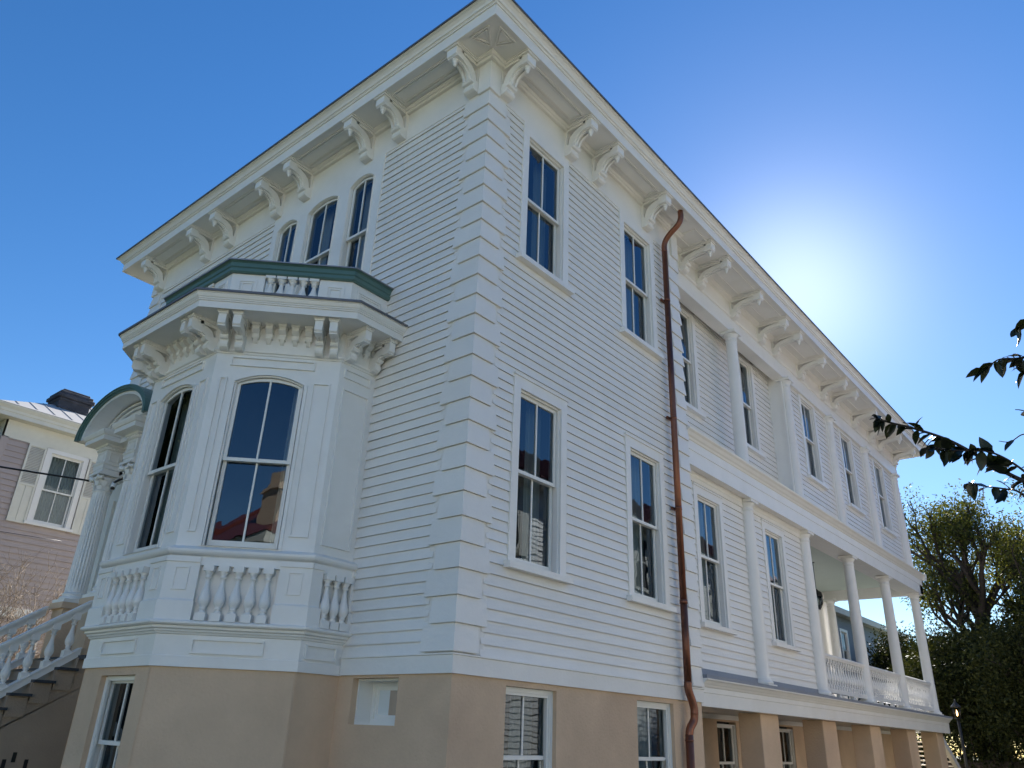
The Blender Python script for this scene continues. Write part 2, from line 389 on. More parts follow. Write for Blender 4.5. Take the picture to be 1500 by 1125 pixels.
    mb.obj('window_interior', M['dark'], wo, recalc=False)
    if curtains:
        W = b - a
        for c0, c1 in (curtains[:2], curtains[2:]):
            if c1 - c0 < 0.02: continue
            mb = MB(); n = max(8, int((c1 - c0) * W * 90)); pp = None
            ph = rr.uniform(0, 6)
            for k in range(n + 1):
                s = a + W * (c0 + (c1 - c0) * k / n); d = -cdepth + 0.02 * math.sin(k * 0.9 + ph) + 0.012 * math.sin(k * 0.37 + 2 * ph)
                q = (fr.p(s, d, zlo - 0.1), fr.p(s, d * 0.97 - 0.005, zhi + 0.1))
                if pp: mb.quad(pp[0], q[0], q[1], pp[1], smooth=True)
                pp = q
            mb.obj('curtain', M['curtain'], wo, recalc=False)
    return wo

# ------------------------------------------------------------------ ground
GZ = -2.15
mb = MB(); mb.wbox(-400, 600, -400, 600, GZ - 0.02, GZ)
gm = mat('lawn_and_paths', (0.12, 0.13, 0.06), 0.95, 0.3, 0.35, 0.3, 20, stain=0.8, scol=(0.20, 0.18, 0.15))
g = mb.obj('ground', gm); g['kind'] = 'structure'
mb = MB(); mb.wbox(-14, 40, -7.5, -1.6, GZ + 0.002, GZ + 0.006); g = mb.obj('garden_path', mat('brick_path', (0.24, 0.18, 0.145), 0.9, 0.15, 4, 0.3, 30)); g['kind'] = 'structure'

# ================================================================== MAIN HOUSE
X1, W = 20.1, 9.4
XC = 5.23                       # where the solid side wall ends and the piazza starts
ZF, ZS, ZSOF = 7.60, 0.19, 8.18
house = thing('white_house', 'large white clapboard house with bracketed eaves, a bay window and tan stucco basement', 'house', (0, 0, GZ))
house.location = (0, 0, 0)
FR = Fr((0, 0, 0), (1, 0, 0), (0, -1, 0)); FL = Fr((0, 0, 0), (0, 1, 0), (-1, 0, 0))
FI = FR.sh(0, -0.30)            # lower piazza infill wall (y=.30)
FU = FR.sh(0, -0.62)            # recessed upper infill wall
cols = [8.08, 10.98, 13.88, 16.78, 19.72]

# windows on side wall (clear openings)
cs, hd = 0.125, 0.15
sideU = [(0.875, 1.72), (3.42, 4.27)]
wz = dict(U=(5.30, 7.41, 6.37), Lo=(1.24, 3.385, 2.35))
holesR = [(a, b, *wz[k][:2]) for a, b in sideU for k in ('U', 'Lo')]
mb = MB(); siding(mb, FR, 0.38, XC - 0.36, ZS, ZF, holesR, seed=1); mb.obj('clapboard_wall', M['white'], house, recalc=False)
bay = [(0, 1.72), (-.58, 1.72), (-1.66, 2.79), (-1.66, 4.36), (-.58, 5.43), (0, 5.43)]
trip = [(2.30, 2.88, 6.31), (3.17, 3.97, 6.31), (4.26, 4.84, 6.31)]
mb = MB(); siding(mb, FL, 0.38, W - 0.38, ZS, ZF, [(2.12, 5.02, 5.0, ZF), (1.72, 5.43, -1, 4.30)], seed=2); mb.obj('clapboard_wall', M['white'], house, recalc=False)
# plain backs so that nothing shows through
mb = MB()
def holed(fr, s0, s1, z0, z1, holes, d=-0.016): flat_wall(mb, fr, s0, s1, z0, z1, holes, d, 0.02)
holed(FR, -0.0, XC, 0, ZSOF, holesR); holed(FL, 0.0, W, 0, ZSOF, [(2.26, 4.88, 5.25, 7.38)])
mb.quad((0, W, 0), (X1, W, 0), (X1, W, ZSOF), (0, W, ZSOF)); mb.quad((X1, .3, 4.3), (X1, W, 4.3), (X1, W, ZSOF), (X1, .3, ZSOF))
mb.quad((X1, 2.95, 0), (X1, W, 0), (X1, W, 4.3), (X1, 2.95, 4.3))
mb.quad((XC, -0.012, 0), (XC, 0.62, 0), (XC, .62, ZSOF), (XC, -0.012, ZSOF))
mb.obj('sheathing', M['white'], house, recalc=False)

for i, (a, b) in enumerate(sideU):
    for k, nm in (('U', 'upper'), ('Lo', 'lower')):
        lo, hi, rl = wz[k]
        window(house, FR, a, b, lo, hi, rl, casing=cs, head=hd if k == 'Lo' else ZF - hi, crown=(k == 'Lo'), seed=i * 7 + len(nm), curtains=(0.0, 0.22, 0.62, 1.0) if i == 0 else (0.0, 0.25, 0.6, 1.0),
               lowrail=None)
# triple arched window over the bay
lo, hi = 5.25, 7.38
mb = MB()
def arch_wall(mb, fr, s0, s1, z0, z1, a, b, zlo, zs, rise, d0, d1):
    """solid board with an arched opening"""
    for (q0, q1, y0, y1) in ((s0, a, z0, z1), (b, s1, z0, z1), (a, b, z0, zlo)):
        if q1 - q0 > 1e-4 and y1 - y0 > 1e-4: mb.box(fr, q0, q1, d0, d1, y0, y1)
    A = arc_pts(a, b, zs, rise)
    for (p0, h0), (p1, h1) in zip(A[:-1], A[1:]):
        i = len(mb.v); mb.v += [fr.p(p0, d, h) for d in (d0, d1) for h in (h0, z1)] + [fr.p(p1, d, h) for d in (d0, d1) for h in (h1, z1)]
        ys = [h0, z1]
        for g in ((0, 2, 3, 1), (4, 5, 7, 6), (0, 4, 6, 2), (1, 3, 7, 5), (2, 6, 7, 3), (0, 1, 5, 4)):
            mb.f.append(tuple(i + x for x in g)); mb.sm.append(False)
edges = [2.12, 3.02, 4.12, 5.02]
for (a, b, rl), e0, e1 in zip(trip, edges[:-1], edges[1:]): arch_wall(mb, FL, e0, e1, 5.0, ZF - 0.004, a, b, lo, hi - 0.11, 0.11, -0.012, 0.032)
mb.box(FL, 2.02 + .1, 5.02, 0.0, 0.09, 5.16, 5.24)
mb.obj('triple_window_surround', M['trim'], house)
for i, (a, b, rl) in enumerate(trip):
    window(house, FL.sh(0, 0.035), a, b, lo, hi, rl, rise=0.11, casing=0, sill=False, glass='dimglass', seed=30 + i, curtains=(0.0, 0.45, 0.62, 1.0) if i == 1 else (0.0, 0.5, 0.55, 1.0))
    mb = MB(); arched_frame(mb, FL, a - 0.004, b + 0.004, lo, hi - 0.11, 0.114, 0.016, 0.032, 0.046, bottom=False); mb.obj('arch_bead', M['trim'], house)

# skirt board / water table
mb = MB()
mb.sweep([(XC + 0.02, 0), (0, 0), (0, W)][::1] if False else [(XC + 0.02, 0), (0, 0), (0, 1.72)], [(0, 0), (0.03, 0), (0.034, ZS - 0.012), (0.05, ZS - 0.012), (0.05, ZS + 0.006), (0, ZS + 0.012)]) if False else None
def skirt(mb, fr, s0, s1):
    mb.prism(fr, [(-0.02, 0), (0.032, 0), (0.032, ZS - 0.02), (0.044, ZS - 0.014), (0.044, ZS), (-0.02, ZS + 0.008)], s0, s1)
SKP = [(-0.02, 0), (0.032, 0), (0.032, ZS - 0.02), (0.048, ZS - 0.014), (0.048, ZS), (-0.02, ZS + 0.008)]
mb.sweep([(XC, 0.2), (XC, 0), (0, 0), (0, 1.70)], SKP); mb.obj('skirt_board', M['white'], house)
mb = MB(); skirt(mb, FL, 5.45, W + 0.03); mb.obj('skirt_board', M['white'], house)

# quoins
def quoins(parent, plan_fn, zt=ZF, zb=ZS + 0.014, n=27):
    """plan_fn(k) -> polyline wrapping the corner for block k (None = flat board)"""
    h = (zt - zb) / n
    mb = MB(); mb.sweep(plan_fn(None), [(-0.01, zb - 0.005), (0.010, zb - 0.005), (0.010, zt), (-0.01, zt)])
    for k in range(n):
        z0, z1 = zb + k * h + 0.001, zb + (k + 1) * h - 0.001
        mb.sweep(plan_fn(k), [(0.0, z0 + 0.006), (0.046, z0), (0.048, z0 + 0.006), (0.022, z1), (0.0, z1)])
    return mb.obj('corner_quoins', M['white'], parent)
WL, WS = 0.435, 0.325
pk = lambda k, a, b: (a if k is None else ((WL if k % 2 else WS), (WS if k % 2 else WL))[b])
quoins(house, lambda k: [(pk(k, WL, 0), 0), (0, 0), (0, pk(k, WL, 1))])
quoins(house, lambda k: [(0, W - pk(k, WL, 0)), (0, W), (pk(k, WL, 1), W)])
quoins(house, lambda k: [(XC, 0.26), (XC, 0), (XC - pk(k, .40, 0) * .92, 0)])

# frieze board + bed mould, main part
mb = MB()
def frieze(mb, fr, s0, s1, z0=ZF, z1=ZSOF): mb.box(fr, s0, s1, -0.02, 0.022, z0, z1)
frieze(mb, FR, 0.0, XC + 0.0); frieze(mb, FL, 0.023, W)
# corner pilaster blocks
mb.wbox(-0.055, 0.17, -0.055, 0.17, ZF, ZSOF - 0.01)
mb.wbox(XC - 0.20, XC + 0.03, -0.055, 0.2, ZF, ZSOF - 0.01)
mb.wbox(-0.055, 0.17, W - 0.17, W + 0.055, ZF, ZSOF - 0.01)
mb.obj('frieze_board', M['trim'], house)
bedp = lambda z: [(0.0, z), (0.10, z), (0.10, z - 0.022), (0.075, z - 0.045), (0.062, z - 0.045), (0.045, z - 0.075), (0.0, z - 0.075)]
mb = MB()
c = 0.055
mb.sweep([(XC + 0.03, .22), (XC + 0.03, -c), (XC - 0.2, -c), (XC - 0.2, -0.022), (0.17, -0.022), (0.17, -c), (-c, -c), (-c, 0.17), (-0.022, 0.17), (-0.022, W - 0.17), (-c, W - 0.17), (-c, W + c), (0.2, W + c)], bedp(ZSOF))
mb.obj('bed_moulding', M['trim'], house)

# eaves: soffit, fascia, crown, metal edge, roof
E_ = 0.57
rect = [(0, 0), (0, W), (X1, W), (X1, 0)]
mb = MB(); mb.sweep(rect, [(-1.2, ZSOF), (E_ - 0.012, ZSOF), (E_ - 0.012, ZSOF + 0.03), (-1.2, ZSOF + 0.03)], closed=True); mb.obj('soffit', M['trim'], house)
mb = MB(); mb.sweep(rect, [(E_ - 0.03, ZSOF - 0.018), (E_, ZSOF - 0.018), (E_, 8.345), (E_ + 0.018, 8.345), (E_ + 0.018, 8.362), (E_ + 0.03, 8.375), (E_ + 0.045, 8.378), (E_ + 0.06, 8.41), (E_ + 0.09, 8.44), (E_ + 0.12, 8.452), (E_ + 0.125, 8.475), (E_ - 0.03, 8.475)], closed=True); mb.obj('fascia', M['trim'], house)
mb = MB(); mb.sweep(rect, [(E_ - 0.2, 8.476), (E_ + 0.137, 8.476), (E_ + 0.137, 8.462), (E_ + 0.142, 8.462), (E_ + 0.142, 8.496), (E_ - 0.2, 8.51)], closed=True); mb.obj('roof_edge', M['metaledge'], house)
mb = MB(); o = E_ + 0.10; zr = 8.49; zk = 9.6
A, B, C_, D_ = (-o, -o, zr), (-o, W + o, zr), (X1 + o, W + o, zr), (X1 + o, -o, zr); K1, K2 = (4.7, 4.7, zk), (15.4, 4.7, zk)
mb.quad(A, B, K1); mb.quad(B, C_, K2, K1); mb.quad(C_, D_, K2); mb.quad(D_, A, K1, K2); mb.obj('roof', M['roofmetal'], house, recalc=False)

# ---------------------------------------------------------------- brackets
def bracket_mesh(D, H, w=0.155, drop=True, rsc=1.0):
    """side profile in (d,z); top at z=0"""
    mb = MB(); h = w / 2
    # cap mouldings
    ce = 0.045 if drop else 0.022
    mb.box(L0, -h - ce, h + ce, 0, D + ce, -0.022, 0.0)
    mb.box(L0, -h - ce * .58, h + ce * .58, 0, D + ce * .58, -0.045, -0.022)
    # back plate
    mb.box(L0, -h, h, 0, 0.045, -H, -0.045)
    mb.box(L0, -h, h, 0.045, D - 0.11, -0.085, -0.045)
    # outer block with chamfered base
    mb.prism(L0, [(D - 0.15, -0.045), (D, -0.045), (D, -0.165), (D - 0.012, -0.18), (D - 0.022, -0.18), (D - 0.022, -0.20), (D - 0.15, -0.20)], -h, h)
    hb = h * 0.88; n = 14
    cx, cz = D - 0.10, -H + 0.15
    rx, rz = cx - 0.062, -cz - 0.088
    th = (0.13 * rsc, 0.155 * rsc)
    def arcp(ins, e=0.0):
        q = []
        for k in range(n + 1):
            t = (math.pi / 2) * k / n; ee = ins + e * math.sin(math.pi * k / n)
            q.append((cx - (rx - ee) * max(math.cos(t), 0) ** 0.8, cz + (rz - ee) * math.sin(t) ** 0.8))
        return q
    O_, I_, J = arcp(0), arcp(0.10 * rsc, 0.015), arcp(0.125 * rsc, 0.015)
    mb.band(L0, O_, I_, -hb, hb)
    mb.band(L0, I_, J, -hb * 0.62, -hb * 0.22); mb.band(L0, I_, J, hb * 0.22, hb * 0.62)
    # lower scroll
    sc = [(0.045, -H + 0.19), (0.15, -H + 0.185), (0.175, -H + 0.165), (0.178, -H + 0.14), (0.16, -H + 0.118), (0.125, -H + 0.115), (0.118, -H + 0.10), (0.135, -H + 0.08), (0.14, -H + 0.05), (0.125, -H + 0.02), (0.09, -H), (0.045, -H)]
    mb.prism(L0, sc, -h, h)
    if drop:
        mb.lathe((0, D - 0.075, -0.20), [(0.02, 0.002), (0.046, -0.006), (0.046, -0.026), (0.024, -0.034), (0.036, -0.052), (0.032, -0.066), (0.014, -0.08), (0.022, -0.094), (0.014, -0.112), (0.002, -0.118)], 12)
    return mb
bm1 = bracket_mesh(0.50, 0.545, w=0.185)
br0 = bm1.obj('eave_bracket', M['trim'], house, recalc=True)
used = False
def put(proto, state, fr, s, z, d=0.0):
    mtx = frame_mat(fr, s, z, d)
    if state['n'] == 0: proto.matrix_basis = mtx; o = proto
    else: o = dup(proto, house, mtx)
    state['n'] += 1
    return o
st1 = {'n': 0}
for s in (0.27, 1.83, 2.58, 4.12): put(br0, st1, FR, s, ZSOF, 0.022)
for s in (0.27, 1.76, 2.52, 4.12, 4.95, 6.45, 7.28, 9.08): put(br0, st1, FL, s, ZSOF, 0.022)
PF = 0.20                                       # piazza frieze plane y
FP = FR.sh(0, -PF)
br1 = bracket_mesh(0.69, 0.44, w=0.165, rsc=0.8).obj('eave_bracket', M['trim'], house)
st2 = {'n': 0}
for s in (5.88, 6.58, 8.12, 9.50, 10.33, 11.86, 13.42, 14.28, 15.92, 17.35, 18.3, 19.80): put(br1, st2, FP, s, ZSOF, 0.0)
# soffit panel mouldings
mb = MB()
def sofring(fr, s0, s1, d0, d1, w=0.022):
    z0, z1 = ZSOF - 0.018, ZSOF
    mb.box(fr, s0, s1, d0, d0 + w, z0, z1); mb.box(fr, s0, s1, d1 - w, d1, z0, z1)
    mb.box(fr, s0, s0 + w, d0 + w, d1 - w, z0, z1); mb.box(fr, s1 - w, s1, d0 + w, d1 - w, z0, z1)
for L_, fr in (([0.45, 1.66, None, 2.76, 3.95, None, 4.32, 5.0], FR), ([0.45, 1.6, None, 2.68, 3.98, None, 5.1, 6.3, None, 7.42, 8.95], FL)):
    L_ = [x for x in L_ if x is not None]
    for a, b in zip(L_[::2], L_[1::2]):
        mb = MB(); sofring(fr, a, b, 0.17, 0.44); sofring(fr, a + .035, b - .035, 0.205, 0.405, .01); mb.obj('soffit_panel', M['trim'], house)
for a, b in ((5.3, 5.75), (6.78, 7.95), (8.28, 9.33), (10.5, 11.7), (12.02, 13.25), (14.45, 15.75), (16.08, 17.2), (18.46, 19.64)):
    mb = MB(); sofring(FP, a, b, 0.25, 0.62); mb.obj('soffit_panel', M['trim'], house)
# triangular corner mouldings at the near corner
for pts in (((-0.47, -0.03), (-0.20, -0.16), (-0.47, -0.36)), ((-0.03, -0.47), (-0.16, -0.20), (-0.36, -0.47))):
    P = [Vector((x, y, 0)) for x, y in pts]; cc = (P[0] + P[1] + P[2]) / 3
    mb = MB()
    for sc_ in (1.0, .62):
        Q = [cc + (p - cc) * sc_ for p in P]
        for k in range(3):
            a, b = Q[k], Q[(k + 1) % 3]; u = (b - a).normalized(); n_ = Vector((-u.y, u.x, 0))
            f_ = Fr(a, u, n_); mb.box(f_, 0, (b - a).length, -0.009, 0.009, ZSOF - 0.018 + k * .0004, ZSOF)
    mb.obj('soffit_panel', M['trim'], house)

# ---------------------------------------------------------------- piazza side
# upper architrave and frieze
mb = MB()
mb.box(FP, XC + 0.03, X1, -0.25, 0.0, 7.78, ZSOF); mb.box(FP, XC + 0.03, X1, -0.28, -0.012, 7.40, 7.755)
mb.prism(FP, [(-0.02, 7.745), (0.012, 7.75), (0.03, 7.775), (0.03, 7.785), (-0.02, 7.785)], XC + 0.03, X1 + 0.02)
mb.box(Fr((X1, 0.2, 0), (0, 1, 0), (1, 0, 0)), 0, 2.8, -0.02, 0.0, 7.40, ZSOF)
mb.obj('piazza_architrave', M['trim'], house)
mb = MB(); mb.prism(FP, [(0.0, ZSOF), (0.10, ZSOF), (0.10, ZSOF - 0.022), (0.06, ZSOF - 0.05), (0.0, ZSOF - 0.07)], XC + 0.03, X1); mb.obj('bed_moulding', M['trim'], house)
# recessed upper wall for bays 1-2 and its dark soffit slot
upA = [(6.15, 7.0), (9.0, 9.85)]
upB = [(12.02, 12.87), (14.88, 15.73), (17.78, 18.63)]
UZ = (5.30, 7.33, 6.37)
mb = MB(); siding(mb, FU, XC, cols[1] - 0.12, 4.36, 7.75, [(a, b, UZ[0], UZ[1] + .1) for a, b in upA], seed=5); mb.obj('clapboard_wall', M['white'], house, recalc=False)
mb = MB(); siding(mb, FI, cols[1] + 0.05, X1, 4.36, 7.42, [(a, b, UZ[0], UZ[1]) for a, b in upB], seed=6); mb.obj('clapboard_wall', M['white'], house, recalc=False)
mb = MB(); flat_wall(mb, FU, XC, cols[1], 4.2, ZSOF, [(a, b, UZ[0], UZ[1] + .1) for a, b in upA], -0.012, 0.02); flat_wall(mb, FI, cols[1], X1, 4.2, 7.9, [(a, b, *UZ[:2]) for a, b in upB], -0.012, 0.02)
mb.quad((cols[1] - 0.12, .30, 4.3), (cols[1] - 0.12, .63, 4.3), (cols[1] - 0.12, .63, 8), (cols[1] - 0.12, .30, 8))
mb.quad((XC, .25, 7.76), (cols[1], .25, 7.76), (cols[1], .64, 7.76), (XC, .64, 7.76))
mb.obj('sheathing', M['white'], house, recalc=False)
# two narrow mouldings at the head of the recessed wall
mb = MB(); mb.box(FU, XC, cols[1] - .12, 0, 0.05, 7.60, 7.66); mb.box(FU, XC, cols[1] - .12, 0, 0.03, 7.50, 7.55); mb.obj('head_moulding', M['trim'], house)
for i, (a, b) in enumerate(upA): window(house, FU, a, b, UZ[0], UZ[1] + 0.1, UZ[2], casing=cs, head=0.11, seed=50 + i, curtains=(0, .3, .65, 1.0))
for i, (a, b) in enumerate(upB): window(house, FI, a, b, UZ[0], UZ[1], UZ[2], casing=cs, head=0.12, seed=60 + i, curtains=(0, .3, .65, 1.0))
# belt between floors
mb = MB()
FB = FR.sh(0, -0.06)
mb.prism(FB, [(-0.6, 3.80), (0.0, 3.72), (0.0, 3.98), (0.014, 3.985), (0.014, 4.14), (0.03, 4.15), (0.045, 4.18), (0.07, 4.20), (0.10, 4.245), (0.135, 4.27), (0.145, 4.30), (-0.60, 4.37)], XC + 0.03, X1 - 0.02)
mb.obj('piazza_belt', M['trim'], house)
mb = MB(); FE = Fr((X1 - 0.02, 0, 0), (0, 1, 0), (1, 0, 0)); mb.box(FE, 0.06, 2.9, -0.3, 0.0, 3.72, 4.25); mb.prism(FE, [(0, 4.14), (0.05, 4.18), (0.12, 4.26), (0.14, 4.30), (0, 4.34)], -0.08, 2.95); mb.obj('piazza_belt', M['trim'], house)
mb = MB(); mb.prism(FI, [(0, 3.80), (0, 3.66), (0.04, 3.66), (0.055, 3.70), (0.055, 3.80)], XC, cols[1]); mb.box(FI, XC, cols[1], 0, 0.03, 3.58, 3.665); mb.obj('head_moulding', M['trim'], house)
# lower infill wall
loI = [(6.08, 6.93), (8.93, 9.78)]
mb = MB(); siding(mb, FI, XC, cols[1] - 0.1, 0.52, 3.66, [(a, b, 1.24, 3.385) for a, b in loI], seed=8); mb.obj('clapboard_wall', M['white'], house, recalc=False)
mb = MB(); flat_wall(mb, FI, XC, cols[1], 0.2, 4.2, [(a, b, 1.24, 3.385) for a, b in loI], -0.012, 0.02)
mb.quad((cols[1], .30, .3), (cols[1], 2.95, .3), (cols[1], 2.95, 4), (cols[1], .30, 4)); mb.quad((cols[1], 2.95, .3), (X1, 2.95, .3), (X1, 2.95, 4.2), (cols[1], 2.95, 4.2))
mb.obj('sheathing', M['white'], house, recalc=False)
for i, (a, b) in enumerate(loI): window(house, FI, a, b, 1.24, 3.385, 2.35, casing=cs, head=0.14, crown=True, seed=70 + i, curtains=(0, .15, .68, 1.0))
mb = MB(); mb.prism(FI, [(0, 0.30), (0.10, 0.30), (0.05, 0.44), (0.03, 0.525), (0, 0.525)], XC + .03, cols[1]); mb.obj('grey_base_flashing', M['floorgrey'], house)
# floor, lower cornice beam
mb = MB(); mb.wbox(XC + .03, X1 + .06, -0.10, 2.95, 0.335, 0.385); mb.obj('porch_floor', M['floorgrey'], house)
mb = MB(); FD = FR.sh(0, -0.01)
cp = [(-0.35, -0.045), (0.0, -0.045), (0.0, 0.14), (0.014, 0.145), (0.014, 0.215), (0.03, 0.225), (0.05, 0.255), (0.06, 0.262), (0.09, 0.30), (0.12, 0.315), (0.125, 0.334), (-0.35, 0.334)]
mb.prism(FD, cp, XC + 0.03, X1 - 0.1)
mb.prism(Fr((X1 - 0.1, 0, 0), (0, 1, 0), (1, 0, 0)), cp, -0.0, 2.9)
mb.obj('piazza_beam', M['trim'], house)
# ceilings
mb = MB(); mb.wbox(cols[1], X1 - 0.05, 0.12, 2.95, 4.0, 4.05)
mb.obj('porch_ceiling', M['ceilblue'], house)
mb = MB(); mb.wbox(XC + .03, X1 - .15, 0.30, 2.95, -0.045, -0.02); mb.obj('basement_ceiling', M['trim'], house)

def column(name, x, y, z0, z1, r0, r1, m=M['trim']):
    mb = MB(); c0 = (x, y, 0); H = z1 - z0
    b = r0 * 1.38
    mb.wbox(x - b, x + b, y - b, y + b, z0, z0 + 0.05)
    prof = [(b * 0.98, z0 + 0.05), (b * 1.0, z0 + 0.075), (b * 0.96, z0 + 0.10), (r0 * 1.12, z0 + 0.11), (r0 * 1.12, z0 + 0.13), (r0 * 1.02, z0 + 0.16)]
    for k in range(9):
        t = k / 8; prof.append((r0 + (r1 - r0) * t ** 1.6, z0 + 0.17 + (H - 0.40) * t))
    zt = z1 - 0.23
    prof += [(r1 * 1.0, zt + 0.005), (r1 * 1.13, zt + 0.012), (r1 * 1.13, zt + 0.03), (r1 * 1.02, zt + 0.04), (r1 * 1.02, zt + 0.09), (r1 * 1.10, zt + 0.10), (r1 * 1.32, zt + 0.145), (r1 * 1.38, zt + 0.165)]
    mb.lathe(c0, prof, 28)
    a = r1 * 1.52; mb.wbox(x - a, x + a, y - a, y + a, z1 - 0.062, z1)
    return mb.obj(name, m, house)
for x in cols:
    column('upper_column', x, 0.25, 4.33, 7.40, 0.125, 0.108)
    column('lower_column', x, 0.25, 0.385, 3.735, 0.135, 0.115)
# engaged half column next to the quoins (upper end) and rear column at the far end
column('rear_column', 19.72, 2.70, 0.385, 3.735, 0.135, 0.115)
# corner boards behind the engaged columns (upper)
for x in cols[1:]:
    mb = MB(); mb.wbox(x - 0.16, x + 0.16 if x < 19 else X1 + .01, 0.27, 0.31, 4.34, 7.40); mb.obj('pilaster_board', M['trim'], house)

mb = MB(); fs_ = Fr((0, 0, 0), (0, 1, 0), (1, 0, 0))
mb.prism(fs_, [(X1 + .05, 0.30), (X1 + .75, 0.30), (23.2, -1.0), (24.9, -1.0), (24.9, -1.12), (23.1, -1.12), (X1 + .6, .12), (X1 + .05, .12)], 0.55, 0.67)
for k in range(11): mb.wbox(X1 + .7 + k * .24, X1 + .98 + k * .24, 0.6, 1.9, 0.24 - k * .13, 0.28 - k * .13)
mb.obj('garden_stair', M['trim'], house)
# balusters
def baluster_mesh(h, r, mbx=None, c=(0, 0, 0), seg=12, sq=0.25):
    mb = mbx or MB(); c = Vector(c); s = r * 0.92; a = h * sq * 0.5
    mb.box(Fr(c, (1, 0, 0), (0, 1, 0)), -s, s, -s, s, 0, a * 1.1); mb.box(Fr(c, (1, 0, 0), (0, 1, 0)), -s, s, -s, s, h - a * 0.9, h)
    z0, z1 = a * 1.1, h - a * 0.9; q = z1 - z0
    pr = [(.70, 0), (.78, .025), (.50, .05), (.46, .08), (.66, .10), (.62, .12), (.50, .135), (.80, .19), (.99, .27), (1.0, .34), (.86, .44), (.60, .56), (.42, .68), (.36, .78), (.38, .83), (.62, .85), (.60, .87), (.42, .89), (.60, .94), (.88, 1.0)]
    mb.lathe(c, [(r * p, z0 + q * t) for p, t in pr], seg)
    return mb

# piazza balustrades (front bays 3-5 and the far end)
def balus_run(a, b, nb):
    a, b = Vector(a), Vector(b); u = (b - a).normalized(); L_ = (b - a).length; f_ = Fr(a, u, Vector((-u.y, u.x, 0)))
    mb = MB(); mb.prism(f_, [(-0.055, 1.16), (0.055, 1.16), (0.06, 1.19), (0.075, 1.20), (0.075, 1.235), (0.045, 1.255), (-0.045, 1.255), (-0.075, 1.235), (-0.075, 1.20), (-0.06, 1.19)], 0, L_)
    mb.box(f_, 0, L_, -0.04, 0.04, 0.50, 0.58)
    for s in (L_ * .33, L_ * .66): mb.box(f_, s - 0.05, s + 0.05, -0.035, 0.035, 0.386, 0.50)
    o = mb.obj('porch_balustrade', M['trim'], house)
    p = None
    for k in range(nb):
        q = a + u * (L_ * (k + 0.5) / nb)
        if p is None: p = baluster_mesh(0.58, 0.042, seg=10).obj('baluster', M['trim'], o); p.location = (q.x, q.y, 0.58)
        else: c2 = p.copy(); COL.objects.link(c2); c2.parent = o; c2.location = (q.x, q.y, 0.58)
for i in range(1, 4): balus_run((cols[i] + 0.12, 0.25, 0), (cols[i + 1] - 0.12, 0.25, 0), 17)
balus_run((19.72, 0.4, 0), (19.72, 2.56, 0), 13)

# basement piers and walls
mb = MB()
base_holes = [(0.83, 1.72, -2.6 + .9, -0.06), (3.45, 4.40, -1.7, -0.06)]
flat_wall(mb, FR, 0.0, XC, GZ - .1, 0.0, base_holes, 0.0, 0.14)
flat_wall(mb, FL, 0.0, 1.80, GZ - .1, 0.0, [(0.76, 1.49, -0.49, -0.03)], 0.0, 0.30)
flat_wall(mb, FL, 5.35, W, GZ - .1, 0.0, [], 0.0)
mb.quad((XC, 0, GZ - .1), (XC, 1.3, GZ - .1), (XC, 1.3, 0), (XC, 0, 0)); mb.quad((X1, 1.3, GZ), (X1, W, GZ), (X1, W, 0), (X1, 1.3, 0)); mb.quad((0, W, GZ), (X1, W, GZ), (X1, W, 0), (0, W, 0))
mb.obj('basement_wall', M['stucco'], house, recalc=False)
for x in cols:
    mb = MB(); mb.wbox(x - 0.41 if x < 19 else x - .55, x + 0.34 if x < 19 else x + 0.14, 0.165, 0.565, GZ - .1, -0.044); mb.obj('stucco_pier', M['stucco'], house, bevel=0.012)
FBW = FR.sh(0, -1.3)
mb = MB(); bw = [(8.35, 9.15), (11.2, 11.95), (17.0, 17.85)]
flat_wall(mb, FBW, XC, X1, GZ - .1, -0.04, [(a, b, -1.9, -0.16) for a, b in bw], 0, 0.14); mb.obj('basement_rear_wall', M['stucco'], house, recalc=False)
mb = MB(); mb.box(FBW, XC, X1, 0, 0.05, -0.13, -0.05); mb.obj('basement_cornice', M['trim'], house)
for i, (a, b) in enumerate(bw[:2]): window(house, FBW.sh(0, -0.03), a, b, -1.85, -0.2, -0.85, casing=0.0, sill=False, reveal=0.14, seed=80 + i, curtains=None)
# diagonal boarded door
mb = MB(); a, b = bw[2]; mb.box(FBW, a, b, -0.1, -0.06, GZ, -0.16)
n_ = 12
for k in range(n_):
    z = GZ + k * 0.19; mb.quad(FBW.p(a + .03, -0.055, z), FBW.p(b - .03, -0.055, z + 0.5), FBW.p(b - .03, -0.045, z + 0.67), FBW.p(a + .03, -0.045, z + 0.17))
mb.obj('boarded_door', M['greendoor'], house, recalc=False)
# basement windows in the side wall
for i, (a, b, z0, z1) in enumerate(base_holes):
    window(house, FR.sh(0, -0.07), a + 0.0, b, z0, z1 + 0.0, -0.745, casing=0.0, sill=False, reveal=0.16, seed=90 + i, curtains=(0.0, 0.02, 0.55, 1.0))
    mb = MB(); f_ = FR.sh(0, -0.06); mb.ring(f_, a + .001, b - .001, z0, z1 - .001, 0.05, -0.03, 0.0); mb.ring(f_, a + 0.05, b - 0.05, z0, z1 - 0.05, 0.03, -0.045, -0.012); mb.obj('basement_window_frame', M['sash'], house)
